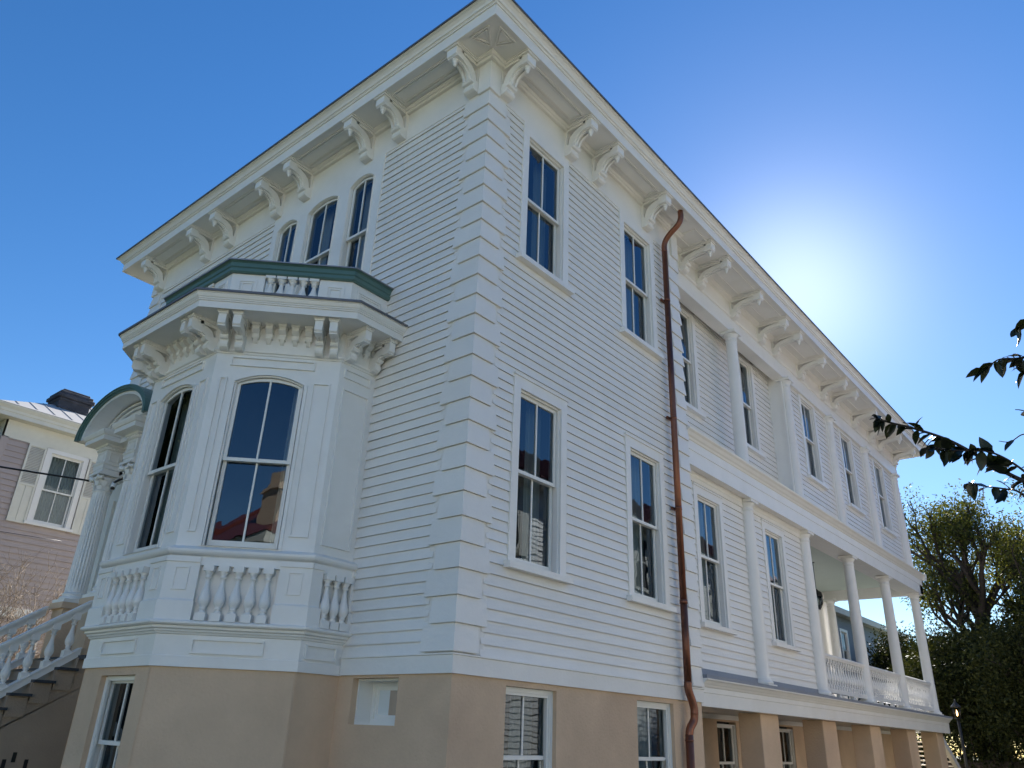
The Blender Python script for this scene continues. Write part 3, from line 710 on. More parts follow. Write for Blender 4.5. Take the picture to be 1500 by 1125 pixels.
# small square casement by the bay
mb = MB(); f_ = FL.sh(0, -0.10)
mb.ring(f_, 0.761, 1.489, -0.489, -0.031, 0.02, -0.2, 0.02)
f_ = FL.sh(0, -0.30); mb.ring(f_, 0.78, 1.47, -0.47, -0.05, 0.045, -0.02, 0.02); mb.ring(f_, 0.825, 1.425, -0.425, -0.095, 0.04, -0.03, 0.0)
mb.quad(FL.p(.77, -.1, -.48), FL.p(.77, -.3, -.48), FL.p(.77, -.3, -.04), FL.p(.77, -.1, -.04)); mb.quad(FL.p(1.48, -.1, -.48), FL.p(1.48, -.3, -.48), FL.p(1.48, -.3, -.04), FL.p(1.48, -.1, -.04))
so_ = mb.obj('small_casement', M['sash'], house)
mb = MB(); mb.quad(f_.p(.86, -.01, -.39), f_.p(1.39, -.01, -.39), f_.p(1.39, -.01, -.13), f_.p(.86, -.01, -.13)); mb.obj('pane', M['glass'], so_, recalc=False)
mb = MB(); mb.box(f_, .80, 1.45, -.10, -.08, -.46, -.06); mb.obj('window_interior', M['dark'], so_)

# ---------------------------------------------------------------- bay window
def dirs(pl):
    out = []
    for k in range(len(pl) - 1):
        a, b = Vector((*pl[k], 0)), Vector((*pl[k + 1], 0)); u = (b - a); out.append((Fr(a, u, (-u.y, u.x, 0)), u.length))
    return out
BF = dirs(bay)
ztop, zbot = 4.06, 0.0
prof_ = lambda pts: pts
# stucco base
mb = MB()
for k, (f_, L_) in enumerate(BF):
    hl = [(0.30, 1.10, -1.75, -0.09)] if k == 2 else []
    flat_wall(mb, f_, 0.0, L_, GZ - .1, 0.0, hl, -0.02, 0.16)
mb.obj('bay_basement_wall', M['stucco'], house, recalc=False)
window(house, BF[2][0].sh(0, -0.10), 0.30, 1.10, -1.75, -0.10, -0.765, casing=0.0, sill=False, reveal=0.16, seed=101, curtains=(0.6, 0.9, 0.95, 0.96))
mb = MB(); f_ = BF[2][0].sh(0, -0.09); mb.ring(f_, 0.301, 1.099, -1.749, -0.091, 0.05, -0.03, 0.0); mb.obj('basement_window_frame', M['sash'], house)
# walls above
zw0, zspr, rise = 1.27, 3.30, 0.115
for k, (f_, L_) in enumerate(BF):
    mb = MB()
    if k in (1, 2, 3):
        c_ = L_ / 2 + (0.06 if k == 1 else (-0.04 if k == 3 else 0.0)); hw = 0.415
        a, b = c_ - hw, c_ + hw
        arch_wall(mb, f_, 0, L_, 1.17, 3.70, a, b, zw0, zspr - 0.02, rise, -0.06, 0.0)
        arched_frame(mb, f_, a - 0.045, b + 0.045, zw0, zspr - 0.0, rise + 0.02, 0.04, 0.0, 0.018, bottom=False)
        # sunk-look pilaster panels and the panel over the window
        for s0, s1 in ((0.09, a - 0.10), (b + 0.10, L_ - 0.09)):
            if s1 - s0 > 0.06: mb.ring(f_, s0, s1, 1.42, 3.34, 0.02, 0.0, 0.022)
        mb.ring(f_, a - 0.10, b + 0.10, 3.50, 3.625, 0.018, 0.0, 0.024)
        wo = window(house, f_.sh(0, 0.012), a, b, zw0, zspr + rise - 0.02, 2.31, rise=rise, casing=0, sill=False, reveal=0.14, seed=110 + k, curtains=(0.0, 0.2, 0.98, 1.0) if k == 1 else (0.0, 0.22, 0.8, 1.0), roomd=0.75)
    else:
        s0, s1 = 0, L_
        mb.box(f_, 0, L_, -0.06, 0.0, 1.17, 3.70)
        mb.ring(f_, 0.09, L_ - 0.07, 1.36, 3.33, 0.022, 0.0, 0.026); mb.ring(f_, 0.09, L_ - 0.07, 3.47, 3.60, 0.02, 0.0, 0.022)
    mb.obj('bay_wall', M['trim'], house)
# lower panelled frieze of the bay
mb = MB()
for f_, L_ in BF:
    mb.box(f_, 0, L_, -0.06, 0.0, 0.0, 1.2)
    if L_ > 1: mb.ring(f_, 0.38, L_ - 0.38, 0.13, 0.285, 0.02, 0.0, 0.024)
    else: mb.ring(f_, 0.10, L_ - 0.06, 0.13, 0.285, 0.02, 0.0, 0.024)
mb.obj('bay_panelling', M['trim'], house)
b2 = [(0.0, bay[0][1])] + bay[1:-1] + [(0.0, bay[-1][1])]
mb = MB(); mb.sweep(b2, [(-0.02, 0.02), (-0.02, -0.006), (0.012, -0.006), (0.012, 0.10), (0.0, 0.105)]); mb.obj('bay_base_board', M['trim'], house)
mb = MB(); mb.sweep(b2, [(0, 0.315), (0.02, 0.32), (0.03, 0.34), (0.045, 0.345), (0.05, 0.362), (0.075, 0.375), (0.078, 0.40), (0.11, 0.405), (0.125, 0.42), (0.125, 0.44), (0.10, 0.455), (0, 0.47)]); mb.obj('bay_water_table', M['trim'], house)
mb = MB(); mb.sweep(b2, [(0, 1.12), (0.04, 1.125), (0.05, 1.145), (0.07, 1.15), (0.09, 1.165), (0.10, 1.185), (0.10, 1.21), (0.07, 1.23), (0, 1.26)]); mb.obj('bay_window_sill', M['trim'], house)
# pedestals + recessed balustrade at the foot of the bay windows
mb = MB()
ped = 0.40
for k, (f_, L_) in enumerate(BF):
    e0 = 0.0; pw = 0.33
    if L_ > 1: rng = ((-0.07 * .41, pw), (L_ - pw, L_ + 0.07 * .41))
    else:
        rng = ((L_ - 0.12, L_ + 0.07 * .41), (0.0, 0.05)) if k == 0 else ((-0.07 * .41, 0.12), (L_ - 0.05, L_))
    for a, b in rng:
        mb.box(f_, a, b, 0.0, 0.07, 0.45, 1.13)
        mb.box(f_, a - .012, b + .012, 0.0, 0.092, 0.45, 0.655); mb.prism(f_, [(0.07, 0.655), (0.088, 0.655), (0.07, 0.675)], a, b)
        mb.box(f_, a, b, 0.07, 0.088, 1.07, 1.12)
        if b - a > .2: mb.ring(f_, a + 0.10, b - 0.10, 0.77, 1.02, 0.016, 0.07, 0.084)
    mb.box(f_, 0, L_, 0.0, 0.055, 1.045, 1.13)
mb.obj('bay_pedestals', M['trim'], house)
for k, (f_, L_) in enumerate(BF):
    lo_, hi_, n_ = (0.36, L_ - 0.36, 5) if L_ > 1 else ((0.06, L_ - 0.13, 3) if k == 0 else (0.13, L_ - 0.06, 3))
    grp = MB(); grp.box(f_, lo_, hi_, 0, 0.006, 0.50, 1.04); g_ = grp.obj('bay_balustrade', M['trim'], house); pr = None
    for j in range(n_):
        s = lo_ + (hi_ - lo_) * (j + 0.5) / n_
        mt = frame_mat(f_, s, 0.455, 0.062)
        if pr is None: pr = baluster_mesh(0.59, 0.060).obj('baluster', M['trim'], g_); pr.matrix_basis = mt
        else: c2 = pr.copy(); COL.objects.link(c2); c2.parent = g_; c2.matrix_basis = mt
# architrave, frieze, soffit, cornice, roof deck
mb = MB(); mb.sweep(b2, [(0, 3.655), (0.012, 3.66), (0.018, 3.68), (0.035, 3.69), (0.04, 3.71), (0.0, 3.72)]); mb.obj('bay_architrave', M['trim'], house)
mb = MB()
for f_, L_ in BF: mb.box(f_, 0, L_, -0.06, 0.003, 3.70, 4.06)
mb.obj('bay_frieze', M['trim'], house)
mb = MB(); mb.sweep(b2, [(-0.3, 4.06), (0.445, 4.06), (0.445, 4.045), (0.46, 4.045), (0.46, 4.13), (0.475, 4.135), (0.475, 4.148), (0.487, 4.155), (0.487, 4.166), (0.50, 4.178), (0.515, 4.215), (0.525, 4.222), (0.525, 4.245), (-0.3, 4.245)]); mb.obj('bay_cornice', M['trim'], house)
mb = MB(); mb.sweep(b2, [(-0.5, 4.30), (0.3, 4.275), (0.538, 4.247), (0.538, 4.232), (0.545, 4.232), (0.545, 4.262), (0.3, 4.29), (-0.5, 4.33)])
mb.quad((0, 1.8, 4.31), (-.5, 1.8, 4.31), (-1.6, 2.8, 4.31), (-1.6, 4.35, 4.31), (-.5, 5.35, 4.31), (0, 5.35, 4.31)); mb.obj('bay_roof', M['metaledge'], house)
bb = bracket_mesh(0.38, 0.385, w=0.095, drop=False, rsc=0.9).obj('bay_bracket', M['trim'], house); st3 = {'n': 0}
mo = MB(); mo.box(L0, -0.052, 0.052, 0, 0.135, -0.03, 0); mo.prism(L0, [(0, -0.03), (0.12, -0.03), (0.125, -0.075), (0.095, -0.10), (0.06, -0.12), (0.062, -0.16), (0.055, -0.18), (0, -0.18)], -0.042, 0.042); mo.prism(L0, [(0, -0.18), (0.05, -0.18), (0.02, -0.225), (0, -0.24)], -0.025, 0.025)
mdl = mo.obj('modillion', M['trim'], house); st4 = {'n': 0}
for k, (f_, L_) in enumerate(BF):
    if L_ > 1:
        for s in (0.09, 0.27, L_ - 0.27, L_ - 0.09): put(bb, st3, f_, s, 4.06, 0.003)
        for j in range(5): put(mdl, st4, f_, 0.27 + (L_ - 0.54) * (j + 1) / 6, 4.06, 0.003)
    else:
        s0, s1 = (0.10, L_ - 0.08) if k == 0 else (0.08, L_ - 0.10)
        put(bb, st3, f_, s0, 4.06, 0.003); put(bb, st3, f_, s1, 4.06, 0.003)
        for j in range(2): put(mdl, st4, f_, s0 + (s1 - s0) * (j + 1) / 3, 4.06, 0.003)
# roof balustrade of the bay (green cap)
rb = [(0, 1.66), (-.62, 1.66), (-1.70, 2.76), (-1.70, 4.39), (-.62, 5.49), (0, 5.49)]
RF = dirs(rb)
mb = MB(); mb.sweep(rb, [(-0.09, 4.79), (0.03, 4.79), (0.045, 4.81), (0.045, 4.855), (0.06, 4.87), (0.06, 4.925), (0.085, 4.945), (0.085, 4.955), (-0.11, 4.955), (-0.11, 4.85)]); mb.obj('bay_rail_green', M['greentrim'], house)
mb = MB(); mb.sweep(rb, [(-0.12, 4.956), (0.095, 4.956), (0.095, 4.945), (0.10, 4.945), (0.10, 4.962), (-0.01, 4.985), (-0.12, 4.966)]); mb.obj('bay_rail_cap', M['roofmetal'], house)
for k, (f_, L_) in enumerate(RF):
    if L_ > 1: rg = ((0, 0.42), (L_ - 0.42, L_))
    else: rg = ((0, L_),)
    for a, b in rg:
        mb = MB(); mb.box(f_, a, b, -0.08, 0.0, 4.30, 4.79); mb.ring(f_, a + 0.09, b - 0.09, 4.38, 4.71, 0.03, 0.0, 0.012); mb.ring(f_, a + 0.14, b - 0.14, 4.43, 4.66, 0.012, 0.0, 0.012); mb.obj('parapet_panel', M['trim'], house)
for k, (f_, L_) in enumerate(RF):
    if L_ < 1: continue
    grp = MB(); grp.box(f_, 0.42, L_ - 0.42, -0.07, -0.01, 4.30, 4.35); g_ = grp.obj('roof_balustrade', M['trim'], house); pr = None
    for j in range(5):
        s = 0.42 + (L_ - 0.84) * (j + 0.5) / 5; mt = frame_mat(f_, s, 4.35, -0.04)
        if pr is None: pr = baluster_mesh(0.44, 0.068, sq=.2).obj('baluster', M['trim'], g_); pr.matrix_basis = mt
        else: c2 = pr.copy(); COL.objects.link(c2); c2.parent = g_; c2.matrix_basis = mt

# ---------------------------------------------------------------- entrance portico
PC = 7.75
mb = MB(); flat_wall(mb, FL, 6.2, 9.2, 0.2, 4.15, [], 0.02)
f_ = FL
for s in (6.55, 8.65): mb.box(f_, s, s + 0.30, 0.02, 0.07, 0.3, 3.05)      # flat pilasters
mb.ring(f_, 7.0, 8.5, 0.35, 3.02, 0.10, 0.02, 0.06); mb.ring(f_, 7.10, 8.40, 0.35, 2.92, 0.05, 0.02, 0.10); mb.ring(f_, 7.15, 8.35, 0.35, 2.87, 0.03, 0.02, 0.045)
mb.ring(f_, 7.3, 8.2, 0.38, 2.6, 0.05, 0.02, 0.04)
mb.obj('entrance_surround', M['trim'], house)
def portico_col(y):
    x = -0.44
    mb = MB(); r0, r1, z0, z1 = 0.165, 0.138, 1.16, 3.04
    mb.wbox(x - 0.23, x + 0.23, y - 0.23, y + 0.23, z0, z0 + 0.05)
    mb.lathe((x, y, 0), [(0.215, z0 + .05), (0.225, z0 + .07), (0.21, z0 + .095), (0.18, z0 + .10), (0.175, z0 + .12), (0.195, z0 + .14), (0.18, z0 + .155), (r0, z0 + 0.17)], 32)
    # fluted shaft
    nf = 20; seg = nf * 6; i = len(mb.v); H = z1 - z0 - 0.17; rows = 10
    for j in range(rows + 1):
        t = j / rows; r = r0 + (r1 - r0) * t ** 1.5; z = z0 + 0.17 + H * t
        for k in range(seg):
            a = 2 * math.pi * k / seg; q = r - (0, .004, .014, .017, .014, .004)[k % 6] * (0.15 if j in (0, rows) else 1)
            mb.v.append(Vector((x + q * math.cos(a), y + q * math.sin(a), z)))
    for j in range(rows):
        for k in range(seg): mb.f.append((i + j * seg + k, i + j * seg + (k + 1) % seg, i + (j + 1) * seg + (k + 1) % seg, i + (j + 1) * seg + k)); mb.sm.append(False)
    o = mb.obj('portico_column', M['trim'], house)
    # composite capital
    mb = MB(); zc = z1
    mb.lathe((x, y, 0), [(r1 + .012, zc), (r1 + .016, zc + .015), (r1, zc + .025), (r1 - .005, zc + .05), (r1 + .01, zc + .14), (r1 + .045, zc + .22), (r1 + .05, zc + .25)], 24)
    for ring_, (nn, zz, hh, rr_) in enumerate(((8, zc + .03, .10, r1 + .012), (8, zc + .10, .11, r1 + .022))):
        for k in range(nn):
            a = 2 * math.pi * (k + 0.5 * ring_) / nn; c_ = Vector((math.cos(a), math.sin(a), 0)); s_ = Vector((-c_.y, c_.x, 0)); b_ = Vector((x, y, zz)) + c_ * rr_
            mb.quad(b_ - s_ * .035, b_ + s_ * .035, b_ + s_ * .04 + c_ * .012 + Vector((0, 0, hh * .7)), b_ - s_ * .04 + c_ * .012 + Vector((0, 0, hh * .7)))
            mb.quad(b_ - s_ * .04 + c_ * .012 + Vector((0, 0, hh * .7)), b_ + s_ * .04 + c_ * .012 + Vector((0, 0, hh * .7)), b_ + s_ * .02 + c_ * .045 + Vector((0, 0, hh)), b_ - s_ * .02 + c_ * .045 + Vector((0, 0, hh)))
            mb.lathe(b_ + c_ * .035 + Vector((0, 0, hh * .95)), [(0.003, -.012), (.014, -.006), (.014, .006), (.003, .012)], 8, axis=s_)
    for k in range(4):
        a = math.pi / 4 + k * math.pi / 2; c_ = Vector((math.cos(a), math.sin(a), 0)); s_ = Vector((-c_.y, c_.x, 0))
        mb.lathe(Vector((x, y, zc + .235)) + c_ * (r1 + .075), [(0.012, -.05), (.048, -.046), (.03, -.02), (.026, 0), (.03, .02), (.048, .046), (.012, .05)], 14, axis=s_)
    mb.wbox(x - .205, x + .205, y - .205, y + .205, zc + .285, zc + .325)
    mb.wbox(x - .12, x + .12, y - .12, y + .12, zc + .2, zc + .29)
    mb.obj('capital', M['trim'], o)
    mb = MB(); mb.wbox(x - .20, x + .44, y - .2, y + .2, 0.0, 1.06); mb.obj('column_pedestal', M['stucco'], o)
    mb = MB(); mb.wbox(x - .25, x + .44, y - .25, y + .25, 1.06, 1.155); mb.obj('pedestal_cap', M['stucco'], o)
for y in (2 * PC - 8.31, 8.31): portico_col(y)
# entablature with projecting blocks
zE = 3.36
ent = [(0.02, 8.49), (-0.60, 8.49), (-0.60, 8.13), (-0.31, 8.13), (-0.31, 2 * PC - 8.13), (-0.60, 2 * PC - 8.13), (-0.60, 2 * PC - 8.49), (0.02, 2 * PC - 8.49)][::-1]
mb = MB()
mb.sweep(ent, [(-0.15, zE), (0.0, zE), (0.0, zE + .07), (0.012, zE + .075), (0.012, zE + .14), (0.03, zE + .16), (0.03, zE + .18), (0.0, zE + .185), (0.0, zE + .40), (0.02, zE + .41), (0.02, zE + .455), (0.05, zE + .47), (0.055, zE + .50), (0.19, zE + .52), (0.19, zE + .60), (0.21, zE + .61), (0.235, zE + .66), (0.24, zE + .69), (-0.15, zE + .70)])
mb.quad((0, ent[0][1], zE), (-.6, ent[0][1], zE), (-.6, ent[-1][1], zE), (0, ent[-1][1], zE)) if False else None
mb.wbox(-0.31, 0.0, 2 * PC - 8.13, 8.13, zE + .002, zE + .3)
# dentils
ef = dirs(ent)
for f_, L_ in ef:
    nn = int(L_ / 0.052)
    for k in range(nn):
        s = (k + .5) * L_ / nn; mb.box(f_, s - .015, s + .015, 0.018, 0.045, zE + .415, zE + .452)
    if L_ > .25: mb.ring(f_, 0.06, L_ - .06, zE + .215, zE + .37, 0.012, 0.0, 0.012)
mb.obj('portico_entablature', M['trim'], house)
# segmental open pediment: swept vault with mouldings
def ell(a, r, zb, n=28): return [(PC + a * math.cos(math.pi * k / n), zb + r * math.sin(math.pi * k / n)) for k in range(n + 1)]
mb = MB(); zb_ = 4.03
def vault(mb, a0, r0, a1, r1, x0, x1, zb=zb_):
    A = ell(a0, r0, zb); B = ell(a1, r1, zb); f_ = Fr((0, 0, 0), (-1, 0, 0), (0, 1, 0))
    mb.band(f_, A, B, -x0 if False else x0, x1)
vault(mb, 1.27, .70, 1.10, .58, 0.0, 0.80); mb.obj('pediment_vault', M['trim'], house)
mb = MB(); vault(mb, 1.29, .715, 1.17, .635, 0.80, 0.835); vault(mb, 1.30, .725, 1.21, .67, 0.836, 0.855); vault(mb, 1.305, .73, 1.275, .705, 0.0, 0.865); mb.obj('pediment_green_edge', M['greentrim'], house)
mb = MB()
vault(mb, 1.06, .55, 1.02, .52, 0.0, .50); vault(mb, 1.0, .50, 0.94, .455, 0.0, .46); vault(mb, 0.92, .44, .80, .36, 0.0, .42)
f_ = Fr((0, 0, 0), (-1, 0, 0), (0, 1, 0))
P_ = ell(1.0, .5, zb_, 20); mb.quad(*[f_.p(.34, y, z) for y, z in P_])
mb.obj('pediment_tympanum', M['trim'], house)

# ---------------------------------------------------------------- entrance stair (descends along -x)
YN, YF = 6.95, 8.40
mb = MB(); nst = 13; tr, ri = 0.262, 0.185; zf0 = 0.30; x0 = -0.72
tre = MB(); ris = MB(); M['stairst'] = mat('shaded_stair_stucco', (0.36, 0.28, 0.21), 0.9, 0.12, 1, 0.5, 40)  # stair stucco colour darkened to stand for the shade on it
for k in range(nst):
    xa = x0 - tr * k; zt = zf0 - ri * k
    if zt < GZ: break
    tre.wbox(xa - tr - 0.02, xa, YN - 0.20, YF + 0.16, zt - ri - 0.035 + ri - ri, zt - ri)
    ris.wbox(xa - 0.02, xa, YN - 0.12, YF + 0.1, zt - ri, zt - 0.036)
    ris.wbox(xa - tr, xa - 0.02, YN - 0.13, YN - 0.11, zt - ri - 0.3, zt - ri - 0.037)
tre.obj('stair_treads', M['tread'], house); ris.obj('stair_risers', M['stairst'], house)
mb = MB(); mb.wbox(x0, 0.0, YN - .3, YF + .35, zf0 - 0.06, zf0); mb.obj('landing', M['tread'], house)
mb = MB()
n_ = 12
pts = [(x0, GZ), (x0, zf0 - .30)] ; xe_ = x0 - tr * n_
fs = Fr((0, 0, 0), (0, 1, 0), (1, 0, 0))
mb.prism(fs, [(0.0, GZ), (0.0, zf0 - .06), (x0, zf0 - .06), (x0 - 0.02, zf0 - ri - .10), (xe_, zf0 - ri - .10 - ri * n_ + .0), (xe_, GZ)], YN - 0.10, YF + 0.08)
mb.obj('stair_wall', M['stairst'], house)
# slot vents in the stair wall
mb = MB()
for s, z in ((-1.335, -1.13), (-1.225, -1.045), (-1.06, -1.13), (-1.32, -1.33), (-1.21, -1.25), (-1.07, -1.33), (-1.20, -1.45)): mb.wbox(s - .025, s + .025, YN - 0.105, YN - 0.095, z - .06, z + .06)
mb.obj('vent_slots', M['black'], house)
slope = ri / tr
for yy, x_top in ((YN, -0.70), (YF, -0.78)):
    mb = MB(); L_ = 3.1
    def ramp(z, d0, d1, y0, y1):
        xa, xb = x_top, x_top - L_; za, zb = z, z - slope * L_
        P = [(xa, y0, za + d0), (xa, y1, za + d0), (xa, y1, za + d1), (xa, y0, za + d1), (xb, y0, zb + d0), (xb, y1, zb + d0), (xb, y1, zb + d1), (xb, y0, zb + d1)]
        i = len(mb.v); mb.v += [Vector(p) for p in P]
        for g in ((0, 1, 2, 3), (4, 7, 6, 5), (0, 4, 5, 1), (1, 5, 6, 2), (2, 6, 7, 3), (3, 7, 4, 0)): mb.f.append(tuple(i + q for q in g)); mb.sm.append(False)
    zt_ = 1.09
    ramp(zt_, -0.045, 0.0, yy - 0.075, yy + 0.075); ramp(zt_, -0.075, -0.045, yy - 0.055, yy + 0.055); ramp(zt_, -0.15, -0.075, yy - 0.035, yy + 0.035)
    ramp(zt_ - 0.70, -0.10, 0.0, yy - 0.06, yy + 0.06); ramp(zt_ - 0.70, 0.0, 0.02, yy - 0.075, yy + 0.075)
    so_ = mb.obj('stair_balustrade', M['trim'], house); pr = None
    for k in range(12):
        xb = x_top - 0.17 - 0.24 * k; zb0 = zt_ - 0.68 - slope * (x_top - xb) - .03
        if pr is None: pr = baluster_mesh(0.60, 0.06, sq=.28).obj('baluster', M['trim'], so_); pr.location = (xb, yy, zb0)
        else: c2 = pr.copy(); COL.objects.link(c2); c2.parent = so_; c2.location = (xb, yy, zb0)

# ---------------------------------------------------------------- copper downspout
def smooth(pts, n=6):
    P = [Vector(p) for p in pts]; out = []
    for i in range(len(P) - 1):
        p0, p1, p2, p3 = P[max(i - 1, 0)], P[i], P[i + 1], P[min(i + 2, len(P) - 1)]
        for k in range(n):
            t = k / n; out.append(0.5 * ((2 * p1) + (-p0 + p2) * t + (2 * p0 - 5 * p1 + 4 * p2 - p3) * t * t + (-p0 + 3 * p1 - 3 * p2 + p3) * t ** 3))
    out.append(P[-1]); return out
xd = 4.64
mb = MB()
top = smooth([(xd + .03, -0.455, 8.18), (xd + .03, -0.455, 8.03), (xd + .02, -0.40, 7.90), (xd, -0.22, 7.74), (xd, -0.125, 7.60), (xd, -0.115, 7.42)], 6)
mb.tube(top, 0.05, 14)
mb.tube([(xd, -0.115, 7.42), (xd, -0.115, 4.0), (xd, -0.115, 1.3)], 0.05, 14); mb.tube([(xd, -0.115, 1.32), (xd, -0.115, 0.20)], 0.0525, 14)
mb.tube([(xd, -0.115, 1.30), (xd, -0.115, 1.36)], 0.058, 14)
mb.tube(smooth([(xd, -0.115, 0.24), (xd, -0.115, 0.14), (xd + .06, -0.13, 0.0), (xd + .09, -0.14, -0.10), (xd + .09, -0.14, -0.18)], 4), 0.055, 14)
mb.tube(smooth([(xd + .09, -0.14, -0.14), (xd + .09, -0.13, -0.25), (xd + .02, -0.10, -0.36), (xd, -0.09, -0.46)], 4), 0.054, 14)
mb.tube([(xd, -0.09, -0.44), (xd, -0.09, GZ)], 0.056, 14); mb.tube([(xd, -0.09, -0.50), (xd, -0.09, -0.52)], 0.061, 14)
for z in (6.4, 4.2, 2.7): mb.tube([(xd, -0.115, z), (xd, -0.115, z + 0.05)], 0.0535, 14); mb.wbox(xd - .09, xd + .09, -0.06, -0.03, z + .005, z + .045)
dsp = mb.obj('downspout', M['copper'], house)

# ---------------------------------------------------------------- hung things
mb = MB(); lx, ly = 15.33, 1.6
mb.tube([(lx, ly, 4.0), (lx, ly, 3.28)], 0.012, 6); mb.lathe((lx, ly, 0), [(0.05, 3.985), (0.05, 4.0)], 12); mb.lathe((lx, ly, 0), [(0.02, 3.30), (0.05, 3.26), (0.13, 3.20), (0.15, 3.12), (0.15, 3.10)], 14)
for k in range(8):
    a = k * math.pi / 4; mb.tube([(lx + .14 * math.cos(a), ly + .14 * math.sin(a), 3.10), (lx + .13 * math.cos(a), ly + .13 * math.sin(a), 2.9), (lx + .05 * math.cos(a), ly + .05 * math.sin(a), 2.76)], 0.008, 5)
lan = thing('hanging_lantern', 'black bell lantern hanging on a rod from the porch ceiling', 'lantern', (lx, ly, 4.0))
o = mb.obj('lantern_frame', M['black'], lan); o.location = (-lx, -ly, -4.0)
mb = MB(); mb.lathe((lx, ly, 0), [(0.125, 3.10), (0.12, 2.92), (0.05, 2.78)], 14); o = mb.obj('lantern_glass', M['glass'], lan); o.location = (-lx, -ly, -4.0)
mb = MB(); cx, cy = 9.3, 0.78
mb.lathe((cx, cy, 0), [(0.10, -0.045), (0.16, -0.06), (0.17, -0.09), (0.10, -0.13), (0.03, -0.14)], 16); o = mb.obj('ceiling_lamp', M['black']); tag(o, 'dark round ceiling lamp in the basement arcade between stucco piers', 'lamp')
mb = MB(); q = Vector((-0.52, 7.72, 3.02))
mb.lathe(q + Vector((0, 0, 0)), [(0.03, 0.0), (0.045, 0.02), (0.045, 0.12), (0.02, 0.13)], 12, axis=Vector((0.3, 0.4, 0.85)))
o = mb.obj('camera_housing', M['sash']); 
mb = MB(); mb.lathe(q, [(0.005, -0.03), (0.032, -0.015), (0.036, 0.005)], 12, axis=Vector((0.3, 0.4, 0.85))); mb.tube([q + Vector((0, 0, .1)), (-0.3, 7.8, 3.3)], 0.02, 8)
o2 = mb.obj('camera_lens_dome', M['black'])
sc_ = thing('security_camera', 'small white and black security camera beside the fluted column capital', 'camera', tuple(q))
for z_ in (o, o2): z_.parent = sc_; z_.location = -q

# ------------------------------------------------------------------ neighbour house (left, behind)
NY = 17.0
nb = thing('mauve_house', 'mauve clapboard house with shuttered window, cream trim and pale metal roof', 'house')
FN = Fr((0, NY, 0), (1, 0, 0), (0, -1, 0)); NX0, NX1, NYB = 0.10, 13.0, 26.0
FNW = Fr((NX0, NY, 0), (0, 1, 0), (-1, 0, 0))
nh = [(1.36, 2.21, 4.12, 6.10), (1.15, 2.35, -0.6, 1.98), (4.5, 5.4, 4.12, 6.1)]
mb = MB(); siding(mb, FN, NX0 + .12, NX1, GZ, 6.12, [(1.25, 2.3, 4.0, 6.4)], e=0.15, t=0.03, seed=20); siding(mb, FNW, 0.12, 9, GZ, 6.12, [], e=0.15, t=0.03, seed=21); mb.obj('clapboard_wall', M['brown'], nb, recalc=False)
mb = MB(); flat_wall(mb, FN, NX0, NX1, GZ, 6.9, [nh[0]], -0.012, .02); flat_wall(mb, FNW, 0, 9, GZ, 6.9, [], -0.012)
mb.quad((NX1, NY, GZ), (NX1, NYB, GZ), (NX1, NYB, 7), (NX1, NY, 7)); mb.quad((NX0, NYB, GZ), (NX1, NYB, GZ), (NX1, NYB, 7), (NX0, NYB, 7)); mb.obj('sheathing', M['brown'], nb, recalc=False)
mb = MB(); mb.box(FN, NX0 - .03, NX0 + .14, -.02, .03, GZ, 6.15); mb.box(FNW, 0, .14, -.02, .03, GZ, 6.15); mb.obj('corner_board', M['brown'], nb)
mb = MB(); mb.box(FN, NX0 - .03, NX1, -.02, .03, 6.13, 6.62); mb.box(FNW, -.03, 9, -.02, .031, 6.13, 6.62)
nrect = [(NX0, NY), (NX0, NYB), (NX1, NYB), (NX1, NY)]
mb.sweep(nrect, [(-.2, 6.60), (.33, 6.60), (.33, 6.70), (.35, 6.72), (.36, 6.78), (.42, 6.86), (.43, 6.90), (-.2, 6.90)], closed=True); mb.obj('eaves', M['cream'], nb)
mb = MB(); o_ = .44; zr_, zk_ = 6.905, 9.15; K1, K2 = (4.6, 21.5, zk_ + .3), (8.5, 21.5, zk_ + .3)
A, B, C_, D_ = (NX0 - o_, NY - o_, zr_), (NX0 - o_, NYB + o_, zr_), (NX1 + o_, NYB + o_, zr_), (NX1 + o_, NY - o_, zr_)
mb.quad(A, B, K1); mb.quad(B, C_, K2, K1); mb.quad(C_, D_, K2); mb.quad(D_, A, K1, K2)
rf = mb.obj('roof', M['paleroof'], nb, recalc=False)
mb = MB(); sl = (zk_ + .3 - zr_) / (21.5 - (NY - o_))
for k in range(28):
    x = NX0 + 0.05 + k * 0.46; y1_ = 21.5
    if x < 4.6: y1_ = (NY - o_) + (x - (NX0 - o_)) / (4.6 - (NX0 - o_)) * (21.5 - NY + o_)
    ya = NY - o_ + 0.15
    if y1_ - ya < .2: continue
    za, zb = zr_ + sl * 0.15, zr_ + sl * (y1_ - NY + o_)
    mb.quad((x, ya, za + .001), (x, y1_, zb + .001), (x, y1_, zb + .016), (x, ya, za + .016)); mb.quad((x + .025, ya, za + .001), (x + .025, y1_, zb + .001), (x + .025, y1_, zb + .016), (x + .025, ya, za + .016)); mb.quad((x, ya, za + .016), (x + .025, ya, za + .016), (x + .025, y1_, zb + .016), (x, y1_, zb + .016))
mb.obj('roof_seams', M['paleroof'], rf, recalc=False)
mb = MB(); cx0, cx1, cy0, cy1 = 1.10, 1.98, 18.1, 18.9
CHX = 0.40
